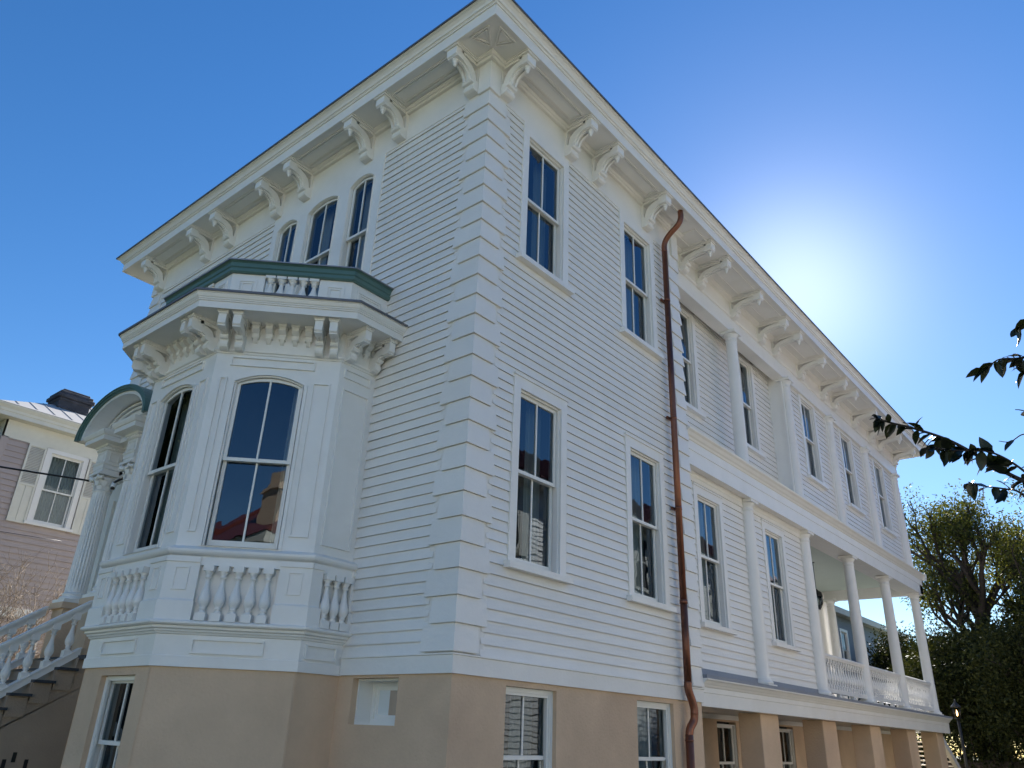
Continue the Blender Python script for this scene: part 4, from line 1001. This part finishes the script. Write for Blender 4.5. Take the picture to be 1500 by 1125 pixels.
mb.wbox(cx0 + CHX, cx1 + CHX, cy0, cy1, 6.8, 8.04); mb.wbox(cx0 + CHX - .03, cx1 + CHX + .03, cy0 - .03, cy1 + .03, 7.96, 8.04); mb.wbox(cx0 + CHX - .08, cx1 + CHX + .08, cy0 - .08, cy1 + .08, 8.04, 8.16); mb.wbox(cx0 + CHX - .03, cx1 + CHX + .03, cy0 - .03, cy1 + .03, 8.16, 8.26); mb.wbox(cx0 + CHX + .05, cx1 + CHX - .05, cy0 + .05, cy1 - .05, 8.26, 8.34)
mb.wbox(cx0 + CHX - .02, cx1 + CHX + .02, cy0 - .02, cy1 + .02, 7.72, 7.78)
mb.obj('chimney', M['brickdark'], nb, bevel=0.02)
window(nb, FN, 1.36, 2.21, 4.12, 6.02, 5.02, casing=0.13, head=.12, seed=201, curtains=(0, .5, .5, 1.0), cdepth=0.19)
for s0, s1 in ((0.76, 1.21), (2.36, 2.81)):
    mb = MB(); mb.ring(FN, s0, s1, 4.02, 6.12, 0.05, 0.03, 0.065); mb.box(FN, s0 + .05, s1 - .05, 0.03, 0.065, 5.0, 5.06); mb.box(FN, s0 + .05, s1 - .05, 0.03, 0.045, 4.07, 5.0); mb.box(FN, (s0 + s1) / 2 - .015, (s0 + s1) / 2 + .015, 0.045, 0.06, 4.07, 5.0)
    for k in range(24): z = 5.07 + k * 0.042; mb.prism(FN, [(0.035, z + .03), (0.058, z), (0.061, z + .006), (0.038, z + .036)], s0 + .05, s1 - .05)
    mb.obj('shutter', M['cream'], nb)
window(nb, FN.sh(0, .02), 1.25, 2.15, -0.4, 1.72, 0.8, casing=0.16, head=.22, seed=202, curtains=None)
window(nb, FN.sh(0, .02), 0.15, 0.9, -0.4, 1.72, 0.8, casing=0.1, head=.22, seed=203, curtains=None) if False else None
# power cables
def cable(name, a, b, sag, r, label):
    a, b = Vector(a), Vector(b); n = 30; P = [a.lerp(b, k / n) - Vector((0, 0, sag * 4 * (k / n) * (1 - k / n))) for k in range(n + 1)]
    mb = MB(); mb.tube(P, r, 6); return tag(mb.obj(name, M['black']), label, 'cable')
cable('power_cable', (-0.62, 8.52, 3.26), (-19.0, 11.5, 3.9), 0.45, 0.016, 'thick black cable running to the fluted column capital')
cable('power_cable', (-0.35, 9.8, 2.4), (-22.0, 12.0, 2.5), 0.10, 0.005, 'thin dark wire crossing low over the bare shrub')

# ------------------------------------------------------------------ vegetation
def grow(mb, p, d, L_, r, depth, rr, tips, spread=0.6, shrink=0.74, up=0.15, seg=6, kids=(2, 3), wob=.25):
    n = 4; pts = [p]; rad = [r]; q = Vector(p); dd = Vector(d).normalized()
    for k in range(n):
        dd = (dd + Vector((rr.uniform(-1, 1), rr.uniform(-1, 1), rr.uniform(-.6, 1) * 1)) * wob * .5 + Vector((0, 0, up * .15))).normalized()
        q = q + dd * (L_ / n); pts.append(q.copy()); rad.append(r * (1 - 0.35 * (k + 1) / n))
    mb.tube(pts, rad, seg if r > .02 else 4)
    tips.append((q.copy(), dd.copy(), depth))
    if depth <= 0: return
    for j in range(rr.randint(*kids)):
        ax = Vector((rr.uniform(-1, 1), rr.uniform(-1, 1), rr.uniform(-1, 1))).normalized()
        nd = (dd + ax * spread + Vector((0, 0, up))).normalized()
        st = pts[rr.choice([2, 3, 4, 4])]
        grow(mb, st, nd, L_ * rr.uniform(shrink - .1, shrink + .08), r * 0.62, depth - 1, rr, tips, spread, shrink, up, seg, kids, wob)

def leaf(vs, fs, c, size, rr, asp=0.45):
    n = Vector((rr.gauss(0, 1), rr.gauss(0, 1), rr.gauss(0, 1))).normalized(); a = n.orthogonal().normalized()
    t = rr.uniform(0, 6.28); b = n.cross(a); u = a * math.cos(t) + b * math.sin(t); v = n.cross(u)
    i = len(vs); h = size * .5; w_ = size * asp
    vs += [tuple(c - u * h), tuple(c + v * w_ * .5 - u * h * .1), tuple(c + u * h), tuple(c - v * w_ * .5 - u * h * .1)]
    fs.append((i, i + 1, i + 2, i + 3))

def crown(name, m, parent, clumps, per, size, rr, sig=0.33):
    vs, fs = [], []
    for c, rad in clumps:
        for _ in range(int(per * rad * rad)):
            d = Vector((rr.gauss(0, 1), rr.gauss(0, 1), rr.gauss(0, .8))); d = d.normalized() * rad * (rr.random() ** 0.45)
            leaf(vs, fs, c + d, size * rr.uniform(.6, 1.35), rr)
    me = bpy.data.meshes.new(name); me.from_pydata(vs, [], fs); me.materials.append(m); o = bpy.data.objects.new(name, me); COL.objects.link(o); o.parent = parent
    return o

def tree(name, loc, h, r, seed, label, leafm, lowk=2, depth=5, L0_=None, per=260, size=0.11, clr=(.35, .75), trunks=((0, 0, 1),), dens=1.0, spread=.62, low=0, cat='tree', kids=(2, 3)):
    rr = random.Random(seed); root = thing(name, label, cat, loc); mb = MB(); tips = []
    for t in trunks: grow(mb, Vector((0, 0, 0)), Vector(t), L0_ or h * .3, r, depth, rr, tips, spread=spread, kids=kids)
    mb.obj('trunk', M['bark'], root, recalc=False)
    cl = [(p, rr.uniform(*clr)) for p, d, k in tips if k <= lowk and rr.random() < dens]
    crown('crown', leafm, root, cl, per, size, rr)
    return root

def at(px, py, dist):
    v = F_ + R_ * ((px - 750) / 1128.54) - U_ * ((py - 562.5) / 1128.54); v.normalize(); return CP + v * dist

t1 = tree('oak_tree', (33.5, 0.6, GZ), 12, .42, 12, 'tall sparse live oak with dark twisting limbs behind the porch end', M['leafoak'], depth=6, L0_=4.3, lowk=2, per=150, size=0.14, clr=(.4, .95), trunks=((-.15, .35, 1), (.1, -.35, .9)), dens=.72, spread=.66)
t2 = tree('evergreen_tree', (25.5, -2.6, GZ), 6, .22, 5, 'dense dark evergreen tree standing low in front of the oak', M['leafdark'], depth=5, L0_=1.9, lowk=4, per=330, size=0.115, clr=(.5, .95), trunks=((0, .1, 1), (.3, .4, .8), (-.2, -.5, .8)), dens=.9, spread=.75)

# ------------------------------------------------------------------ blue-grey building seen through the porch
bb_ = thing('blue_grey_house', 'blue-grey clapboard house seen through the open porch columns', 'house')
FG = Fr((0, 8.0, 0), (1, 0, 0), (0, -1, 0))
mb = MB(); siding(mb, FG, 30, 48.3, GZ, 5.75, [(37.0, 37.9, 3.2, 5.0), (43.2, 44.1, 3.2, 5.0)], e=.16, t=.02, seed=31); flat_wall(mb, FG, 30, 48.3, GZ, 6.2, [], -.3); mb.quad((48.3, 8, GZ), (48.3, 16, GZ), (48.3, 16, 6.1), (48.3, 8, 6.1)); mb.quad((30, 8, GZ), (30, 16, GZ), (30, 16, 6.1), (30, 8, 6.1)); mb.obj('wall', M['bluegrey'], bb_, recalc=False)
mb = MB(); mb.wbox(29.6, 48.7, 7.6, 16.4, 5.75, 6.05); mb.obj('eaves', M['cream'], bb_); mb = MB(); mb.quad((29.6, 7.6, 6.06), (48.7, 7.6, 6.06), (48.7, 12, 7.4), (29.6, 12, 7.4)); mb.quad((29.6, 16.4, 6.06), (48.7, 16.4, 6.06), (48.7, 12, 7.4), (29.6, 12, 7.4)); mb.obj('roof', M['metaledge'], bb_, recalc=False)
for a in (37.0, 43.2): window(bb_, FG, a, a + .9, 3.2, 5.0, 4.1, casing=.14, head=.14, seed=int(a), curtains=None, sill=False)

# ------------------------------------------------------------------ houses behind the camera (seen in the window reflections)
def plain_house(name, label, x0, x1, y0, y1, ze, zk, wm, rm, wins, chim=None):
    h = thing(name, label, 'house'); mb = MB()
    fn = Fr((x0, y1, 0), (1, 0, 0), (0, 1, 0)); siding(mb, fn, 0, x1 - x0, GZ, ze, [], e=.16, t=.02, seed=3)
    fx = Fr((x1, y0, 0), (0, 1, 0), (1, 0, 0)); siding(mb, fx, 0, y1 - y0, GZ, ze, [], e=.16, t=.02, seed=4)
    mb.quad((x0, y0, GZ), (x0, y1, GZ), (x0, y1, ze), (x0, y0, ze)); mb.quad((x0, y0, GZ), (x1, y0, GZ), (x1, y0, ze), (x0, y0, ze)); mb.obj('clapboard_wall', wm, h, recalc=False)
    mb = MB(); mb.wbox(x0 - .5, x1 + .5, y0 - .5, y1 + .5, ze, ze + .25); mb.obj('eaves', M['cream'], h)
    mb = MB(); a = .55; m_ = (y0 + y1) / 2; q = (y1 - y0) / 2
    A, B, C_, D_ = (x0 - a, y0 - a, ze + .26), (x0 - a, y1 + a, ze + .26), (x1 + a, y1 + a, ze + .26), (x1 + a, y0 - a, ze + .26); K1, K2 = (x0 + q, m_, zk), (x1 - q, m_, zk)
    mb.quad(A, B, K1); mb.quad(B, C_, K2, K1); mb.quad(C_, D_, K2); mb.quad(D_, A, K1, K2)
    rf = mb.obj('roof', rm, h, recalc=False)
    mb = MB()
    for k in range(int((x1 - x0 - 2 * q) / .5) + 1):
        x = x0 + q + k * .5; mb.tube([(x, y1 + a, ze + .29), (x, m_, zk + .03)], .03, 4)
    mb.obj('roof_seams', rm, rf, recalc=False)
    for s in wins:
        for z0_ in (1.0, 4.6) if ze > 6 else (.6,):
            mb = MB(); mb.ring(fn, s, s + 1.1, z0_, z0_ + 2.1, .1, .0, .05); mb.box(fn, s + .1, s + 1.0, .0, .03, z0_ + 1.02, z0_ + 1.08)
            for q0 in (s - .55, s + 1.15):
                mb.box(fn, q0, q0 + .5, .0, .05, z0_, z0_ + 2.1)
            w_ = mb.obj('window', M['cream'], h); mb = MB(); mb.box(fn, s + .1, s + 1.0, .0, .022, z0_ + .1, z0_ + 2.0); mb.obj('pane', M['dark'], w_)
    if chim:
        mb = MB(); cx, cy, cz = chim; mb.wbox(cx - .55, cx + .55, cy - .4, cy + .4, ze, cz); mb.wbox(cx - .65, cx + .65, cy - .5, cy + .5, cz - .5, cz - .25); mb.wbox(cx - .5, cx + .5, cy - .35, cy + .35, cz, cz + .5); mb.obj('chimney', M['stucco'], h)
    return h
plain_house('red_roofed_house', 'white clapboard house with red metal roof across the side garden', 5, 36, -17.5, -9.5, 6.85, 10.2, M['white'], M['redroof'], (2.5, 6.5, 10.5, 14.5, 18.5, 22.5, 26.5))
plain_house('chimney_house', 'low house with red roof and tall tan chimney across the street', -34, -19.5, -22.8, -9.8, 5.9, 10.6, M['cream'], M['redroof'], (2, 6, 10), chim=(-21.2, -11.2, 8.9))
# copies of the oak as street trees behind the camera
t1['group'] = 'live oaks around the house'; t2['group'] = 'dark evergreens around the house'
def copy_tree(src, loc, rz, label, sc=1.0):
    c = src.copy(); COL.objects.link(c); c.location = loc; c.rotation_euler = (0, 0, rz); c.scale = (sc, sc, sc); c['label'] = label
    for ch in list(src.children):
        k = ch.copy(); COL.objects.link(k); k.parent = c
    return c
copy_tree(t2, (-11, 24, GZ), 1.0, 'thick evergreen across the street beyond the entrance stair', 2.6)
copy_tree(t1, (-14, 27, GZ), 2.0, 'live oak standing across the street beyond the entrance stair', 1.25)
copy_tree(t1, (-24, 16, GZ), 4.0, 'live oak on the far pavement opposite the bay window', 1.15)
copy_tree(t1, (41, -4.5, GZ), 2.6, 'second live oak, taller and farther back at the right edge', 1.15)
copy_tree(t2, (31.5, 1.2, GZ), 2.2, 'dark bushy evergreen directly under the left limbs of the oak', 1.15)
copy_tree(t2, (29.5, -5.0, GZ), 4.0, 'broad dark evergreen at the right edge, lower right of the oak', 1.35)
copy_tree(t2, (38.5, -1.5, GZ), 5.1, 'tall evergreen farthest back behind the oak trunk', 1.6)
copy_tree(t2, (39.5, 4.5, GZ), 0.6, 'evergreen seen between the last two porch columns', 1.3)

# clipped hedge closing the garden
rr = random.Random(17); hg = thing('garden_hedge', 'long low dark hedge closing the garden behind the stucco piers', 'hedge', (27.5, 0, GZ)); vs, fs = [], []
for k in range(70000):
    u = rr.random(); x = rr.gauss(0, .35) ; y = -16 + 32 * rr.random(); z = 2.7 * rr.random() ** .7 + .25 * math.sin(y * 1.7) * .5
    leaf(vs, fs, Vector((x + y * .12, y, z)), rr.uniform(.07, .15), rr, .55)
me = bpy.data.meshes.new('hedge_leaves'); me.from_pydata(vs, [], fs); me.materials.append(M['leafdark']); o = bpy.data.objects.new('hedge_leaves', me); COL.objects.link(o); o.parent = hg
mb = MB(); mb.tube([(-16 * .12, -16, .2), (-16 * .12, -16, 1.2), (0, 0, 1.2), (16 * .12, 16, 1.2), (16 * .12, 16, .0)], .25, 6)
for k in range(60):
    y = -15.5 + k * .53; mb.tube([(y * .12, y, 0), (y * .12 + rr.uniform(-.1, .1), y + rr.uniform(-.1, .1), 2.2)], .03, 5)
mb.obj('hedge_stems', M['bark'], hg, recalc=False)

# bare shrub at the left
rr = random.Random(11); sh = thing('bare_shrub', 'leafless pale twiggy shrub in front of the mauve house', 'shrub', (-0.35, 12.3, GZ)); mb = MB(); tips = []
for k in range(8):
    a = k * 0.9; grow(mb, Vector((.15 * math.cos(a), .15 * math.sin(a), 0)), Vector((.5 * math.cos(a), .5 * math.sin(a), 1)), 1.55, .042, 5, rr, tips, spread=.75, shrink=.76, up=.05, seg=5, kids=(3, 3), wob=.6)
mb.obj('branches', M['twig'], sh, recalc=False)

# camellia branches reaching in from the right, close to the camera
rr = random.Random(3)
cam_t = thing('camellia_tree', 'glossy dark leafed branches reaching in from the right edge', 'tree', (-0.3, -8.3, GZ)); c0 = Vector((-0.3, -8.3, GZ))
mb = MB(); vs, fs = [], []
def glossy(c, d, size, tilt):
    """camellia leaf: pointed oval, folded along its rib, 8 faces"""
    d = d.normalized(); s_ = d.cross(Vector((0, 0, 1)) + tilt).normalized(); n = s_.cross(d)
    i = len(vs); W_ = size * .27; st = [(0, 0), (.12, .5), (.35, 1), (.62, .85), (.85, .42), (1.0, 0)]
    L_, R2, Mi = [], [], []
    for t, w_ in st:
        dr = -0.22 * t * t * size
        p = c + d * (t * size) + n * dr; Mi.append(p); L_.append(p + s_ * W_ * w_ + n * (w_ * size * .06)); R2.append(p - s_ * W_ * w_ + n * (w_ * size * .06))
    for p in Mi + L_ + R2: vs.append(tuple(p))
    for k in range(5):
        fs.append((i + k, i + k + 1, i + 6 + k + 1, i + 6 + k)); fs.append((i + k, i + 12 + k, i + 12 + k + 1, i + k + 1))
def bpath(pts, dist, r0, r1, nleaf, smin=.048, smax=.082, skip=0.0):
    P = smooth([at(x, y, d) - c0 for (x, y), d in zip(pts, dist)], 8); n = len(P)
    mb.tube(P, [r0 + (r1 - r0) * k / (n - 1) for k in range(n)], 6)
    for k in range(nleaf):
        t = skip + (1 - skip) * (k + rr.random() * .6) / nleaf; j = min(int(t * (n - 1)), n - 2); p = P[j].lerp(P[j + 1], t * (n - 1) - j)
        dd = (P[j + 1] - P[j]).normalized(); sd_ = R_ * rr.uniform(-.6, .6) + U_ * rr.uniform(-1.2, .45) + F_ * rr.uniform(-.7, .7)
        glossy(p, dd * .55 + sd_, rr.uniform(smin, smax), Vector((rr.uniform(-.8, .8), rr.uniform(-.8, .8), 0)))
    return P
bpath([(1620, 745), (1500, 705), (1440, 672), (1390, 645), (1340, 628), (1300, 618), (1284, 612)], [3.2, 3.4, 3.5, 3.55, 3.6, 3.62, 3.65], .010, .0025, 62)
bpath([(1540, 735), (1500, 690), (1450, 662), (1400, 660), (1360, 655)], [3.3, 3.4, 3.45, 3.5, 3.5], .006, .002, 38)
bpath([(1580, 790), (1500, 725), (1470, 716), (1440, 712), (1418, 706)], [3.3, 3.5, 3.55, 3.6, 3.6], .005, .002, 13, skip=.4)
bpath([(1600, 500), (1520, 520), (1490, 525), (1462, 527), (1443, 542)], [3.3, 3.5, 3.55, 3.6, 3.6], .006, .002, 15, skip=.25)
bpath([(1560, 440), (1505, 470), (1488, 480)], [3.5, 3.6, 3.65], .004, .002, 7, skip=.3)
bpath([(1560, 560), (1510, 545), (1482, 520)], [3.5, 3.6, 3.65], .004, .002, 7, skip=.4)
bpath([(1600, 610), (1530, 615), (1500, 602), (1487, 600)], [3.4, 3.6, 3.7, 3.7], .004, .0015, 2, skip=.3)
bpath([(1640, 700), (1530, 642), (1500, 636), (1480, 647), (1463, 646)], [3.4, 3.6, 3.7, 3.7, 3.7], .004, .0015, 2, skip=.1)
# trunk joining the branches outside the frame
J = [at(1620, 745, 3.2) - c0, at(1640, 700, 3.4) - c0, at(1600, 500, 3.3) - c0, at(1580, 790, 3.3) - c0, at(1560, 440, 3.5) - c0, at(1540, 735, 3.3) - c0, at(1560, 560, 3.5) - c0, at(1600, 610, 3.4) - c0]
hub = sum(J, Vector()) / len(J) + R_ * .5
mb.tube(smooth([(0, 0, 0), (.05, .1, 1.0), hub * .6 + Vector((0, 0, .4)), hub], 5), .04, 8)
for j in J: mb.tube([hub, (hub + j) / 2 + Vector((0, 0, -.03)), j], [.018, .012, .008], 6)
mb.obj('branches', M['bark'], cam_t, recalc=False)
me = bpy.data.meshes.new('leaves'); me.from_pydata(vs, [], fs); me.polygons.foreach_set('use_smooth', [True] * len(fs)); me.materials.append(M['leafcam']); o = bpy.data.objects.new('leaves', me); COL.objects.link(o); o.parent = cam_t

# garden lantern and pale roofs at lower right
gl_ = thing('post_lantern', 'lit lantern on a post beyond the last stucco pier', 'lantern', (21.0, -0.05, GZ)); mb = MB(); b0 = Vector((21.0, -0.05, GZ))
mb.tube([(0, 0, 0), (0, 0, 2.5)], .04, 8); mb.lathe((0, 0, 0), [(.02, 2.5), (.10, 2.52), (.10, 2.54)], 8)
for a in (0.78, 2.36, 3.93, 5.5): mb.tube([(.09 * math.cos(a), .09 * math.sin(a), 2.53), (.12 * math.cos(a), .12 * math.sin(a), 2.82)], .010, 5)
mb.lathe((0, 0, 0), [(.15, 2.82), (.13, 2.85), (.05, 2.93), (.02, 3.0), (.025, 3.03), (.0, 3.05)], 8); mb.obj('lantern_frame', M['black'], gl_)
em = bpy.data.materials.new('lantern_flame'); em.use_nodes = True; bs = em.node_tree.nodes['Principled BSDF']; bs.inputs['Emission Color'].default_value = (1, .6, .25, 1); bs.inputs['Emission Strength'].default_value = 3
mb = MB(); mb.lathe((0, 0, 0), [(.002, 2.58), (.02, 2.62), (.022, 2.68), (.002, 2.76)], 8); mb.obj('flame', em, gl_)
ph = thing('pale_roofed_house', 'small distant house with pale roof behind the dark trees', 'house')
mb = MB(); mb.wbox(52, 66, -14, -5, GZ, 2.1); mb.obj('wall', M['cream'], ph); mb = MB()
mb.quad((51, -15, 2.0), (51, -4, 2.0), (56, -9.5, 4.4)); mb.quad((51, -4, 2.0), (67, -4, 2.0), (62, -9.5, 4.4), (56, -9.5, 4.4)); mb.quad((51, -15, 2.0), (67, -15, 2.0), (62, -9.5, 4.4), (56, -9.5, 4.4)); mb.quad((67, -15, 2), (67, -4, 2), (62, -9.5, 4.4)); mb.obj('roof', M['paleroof'], ph, recalc=False)
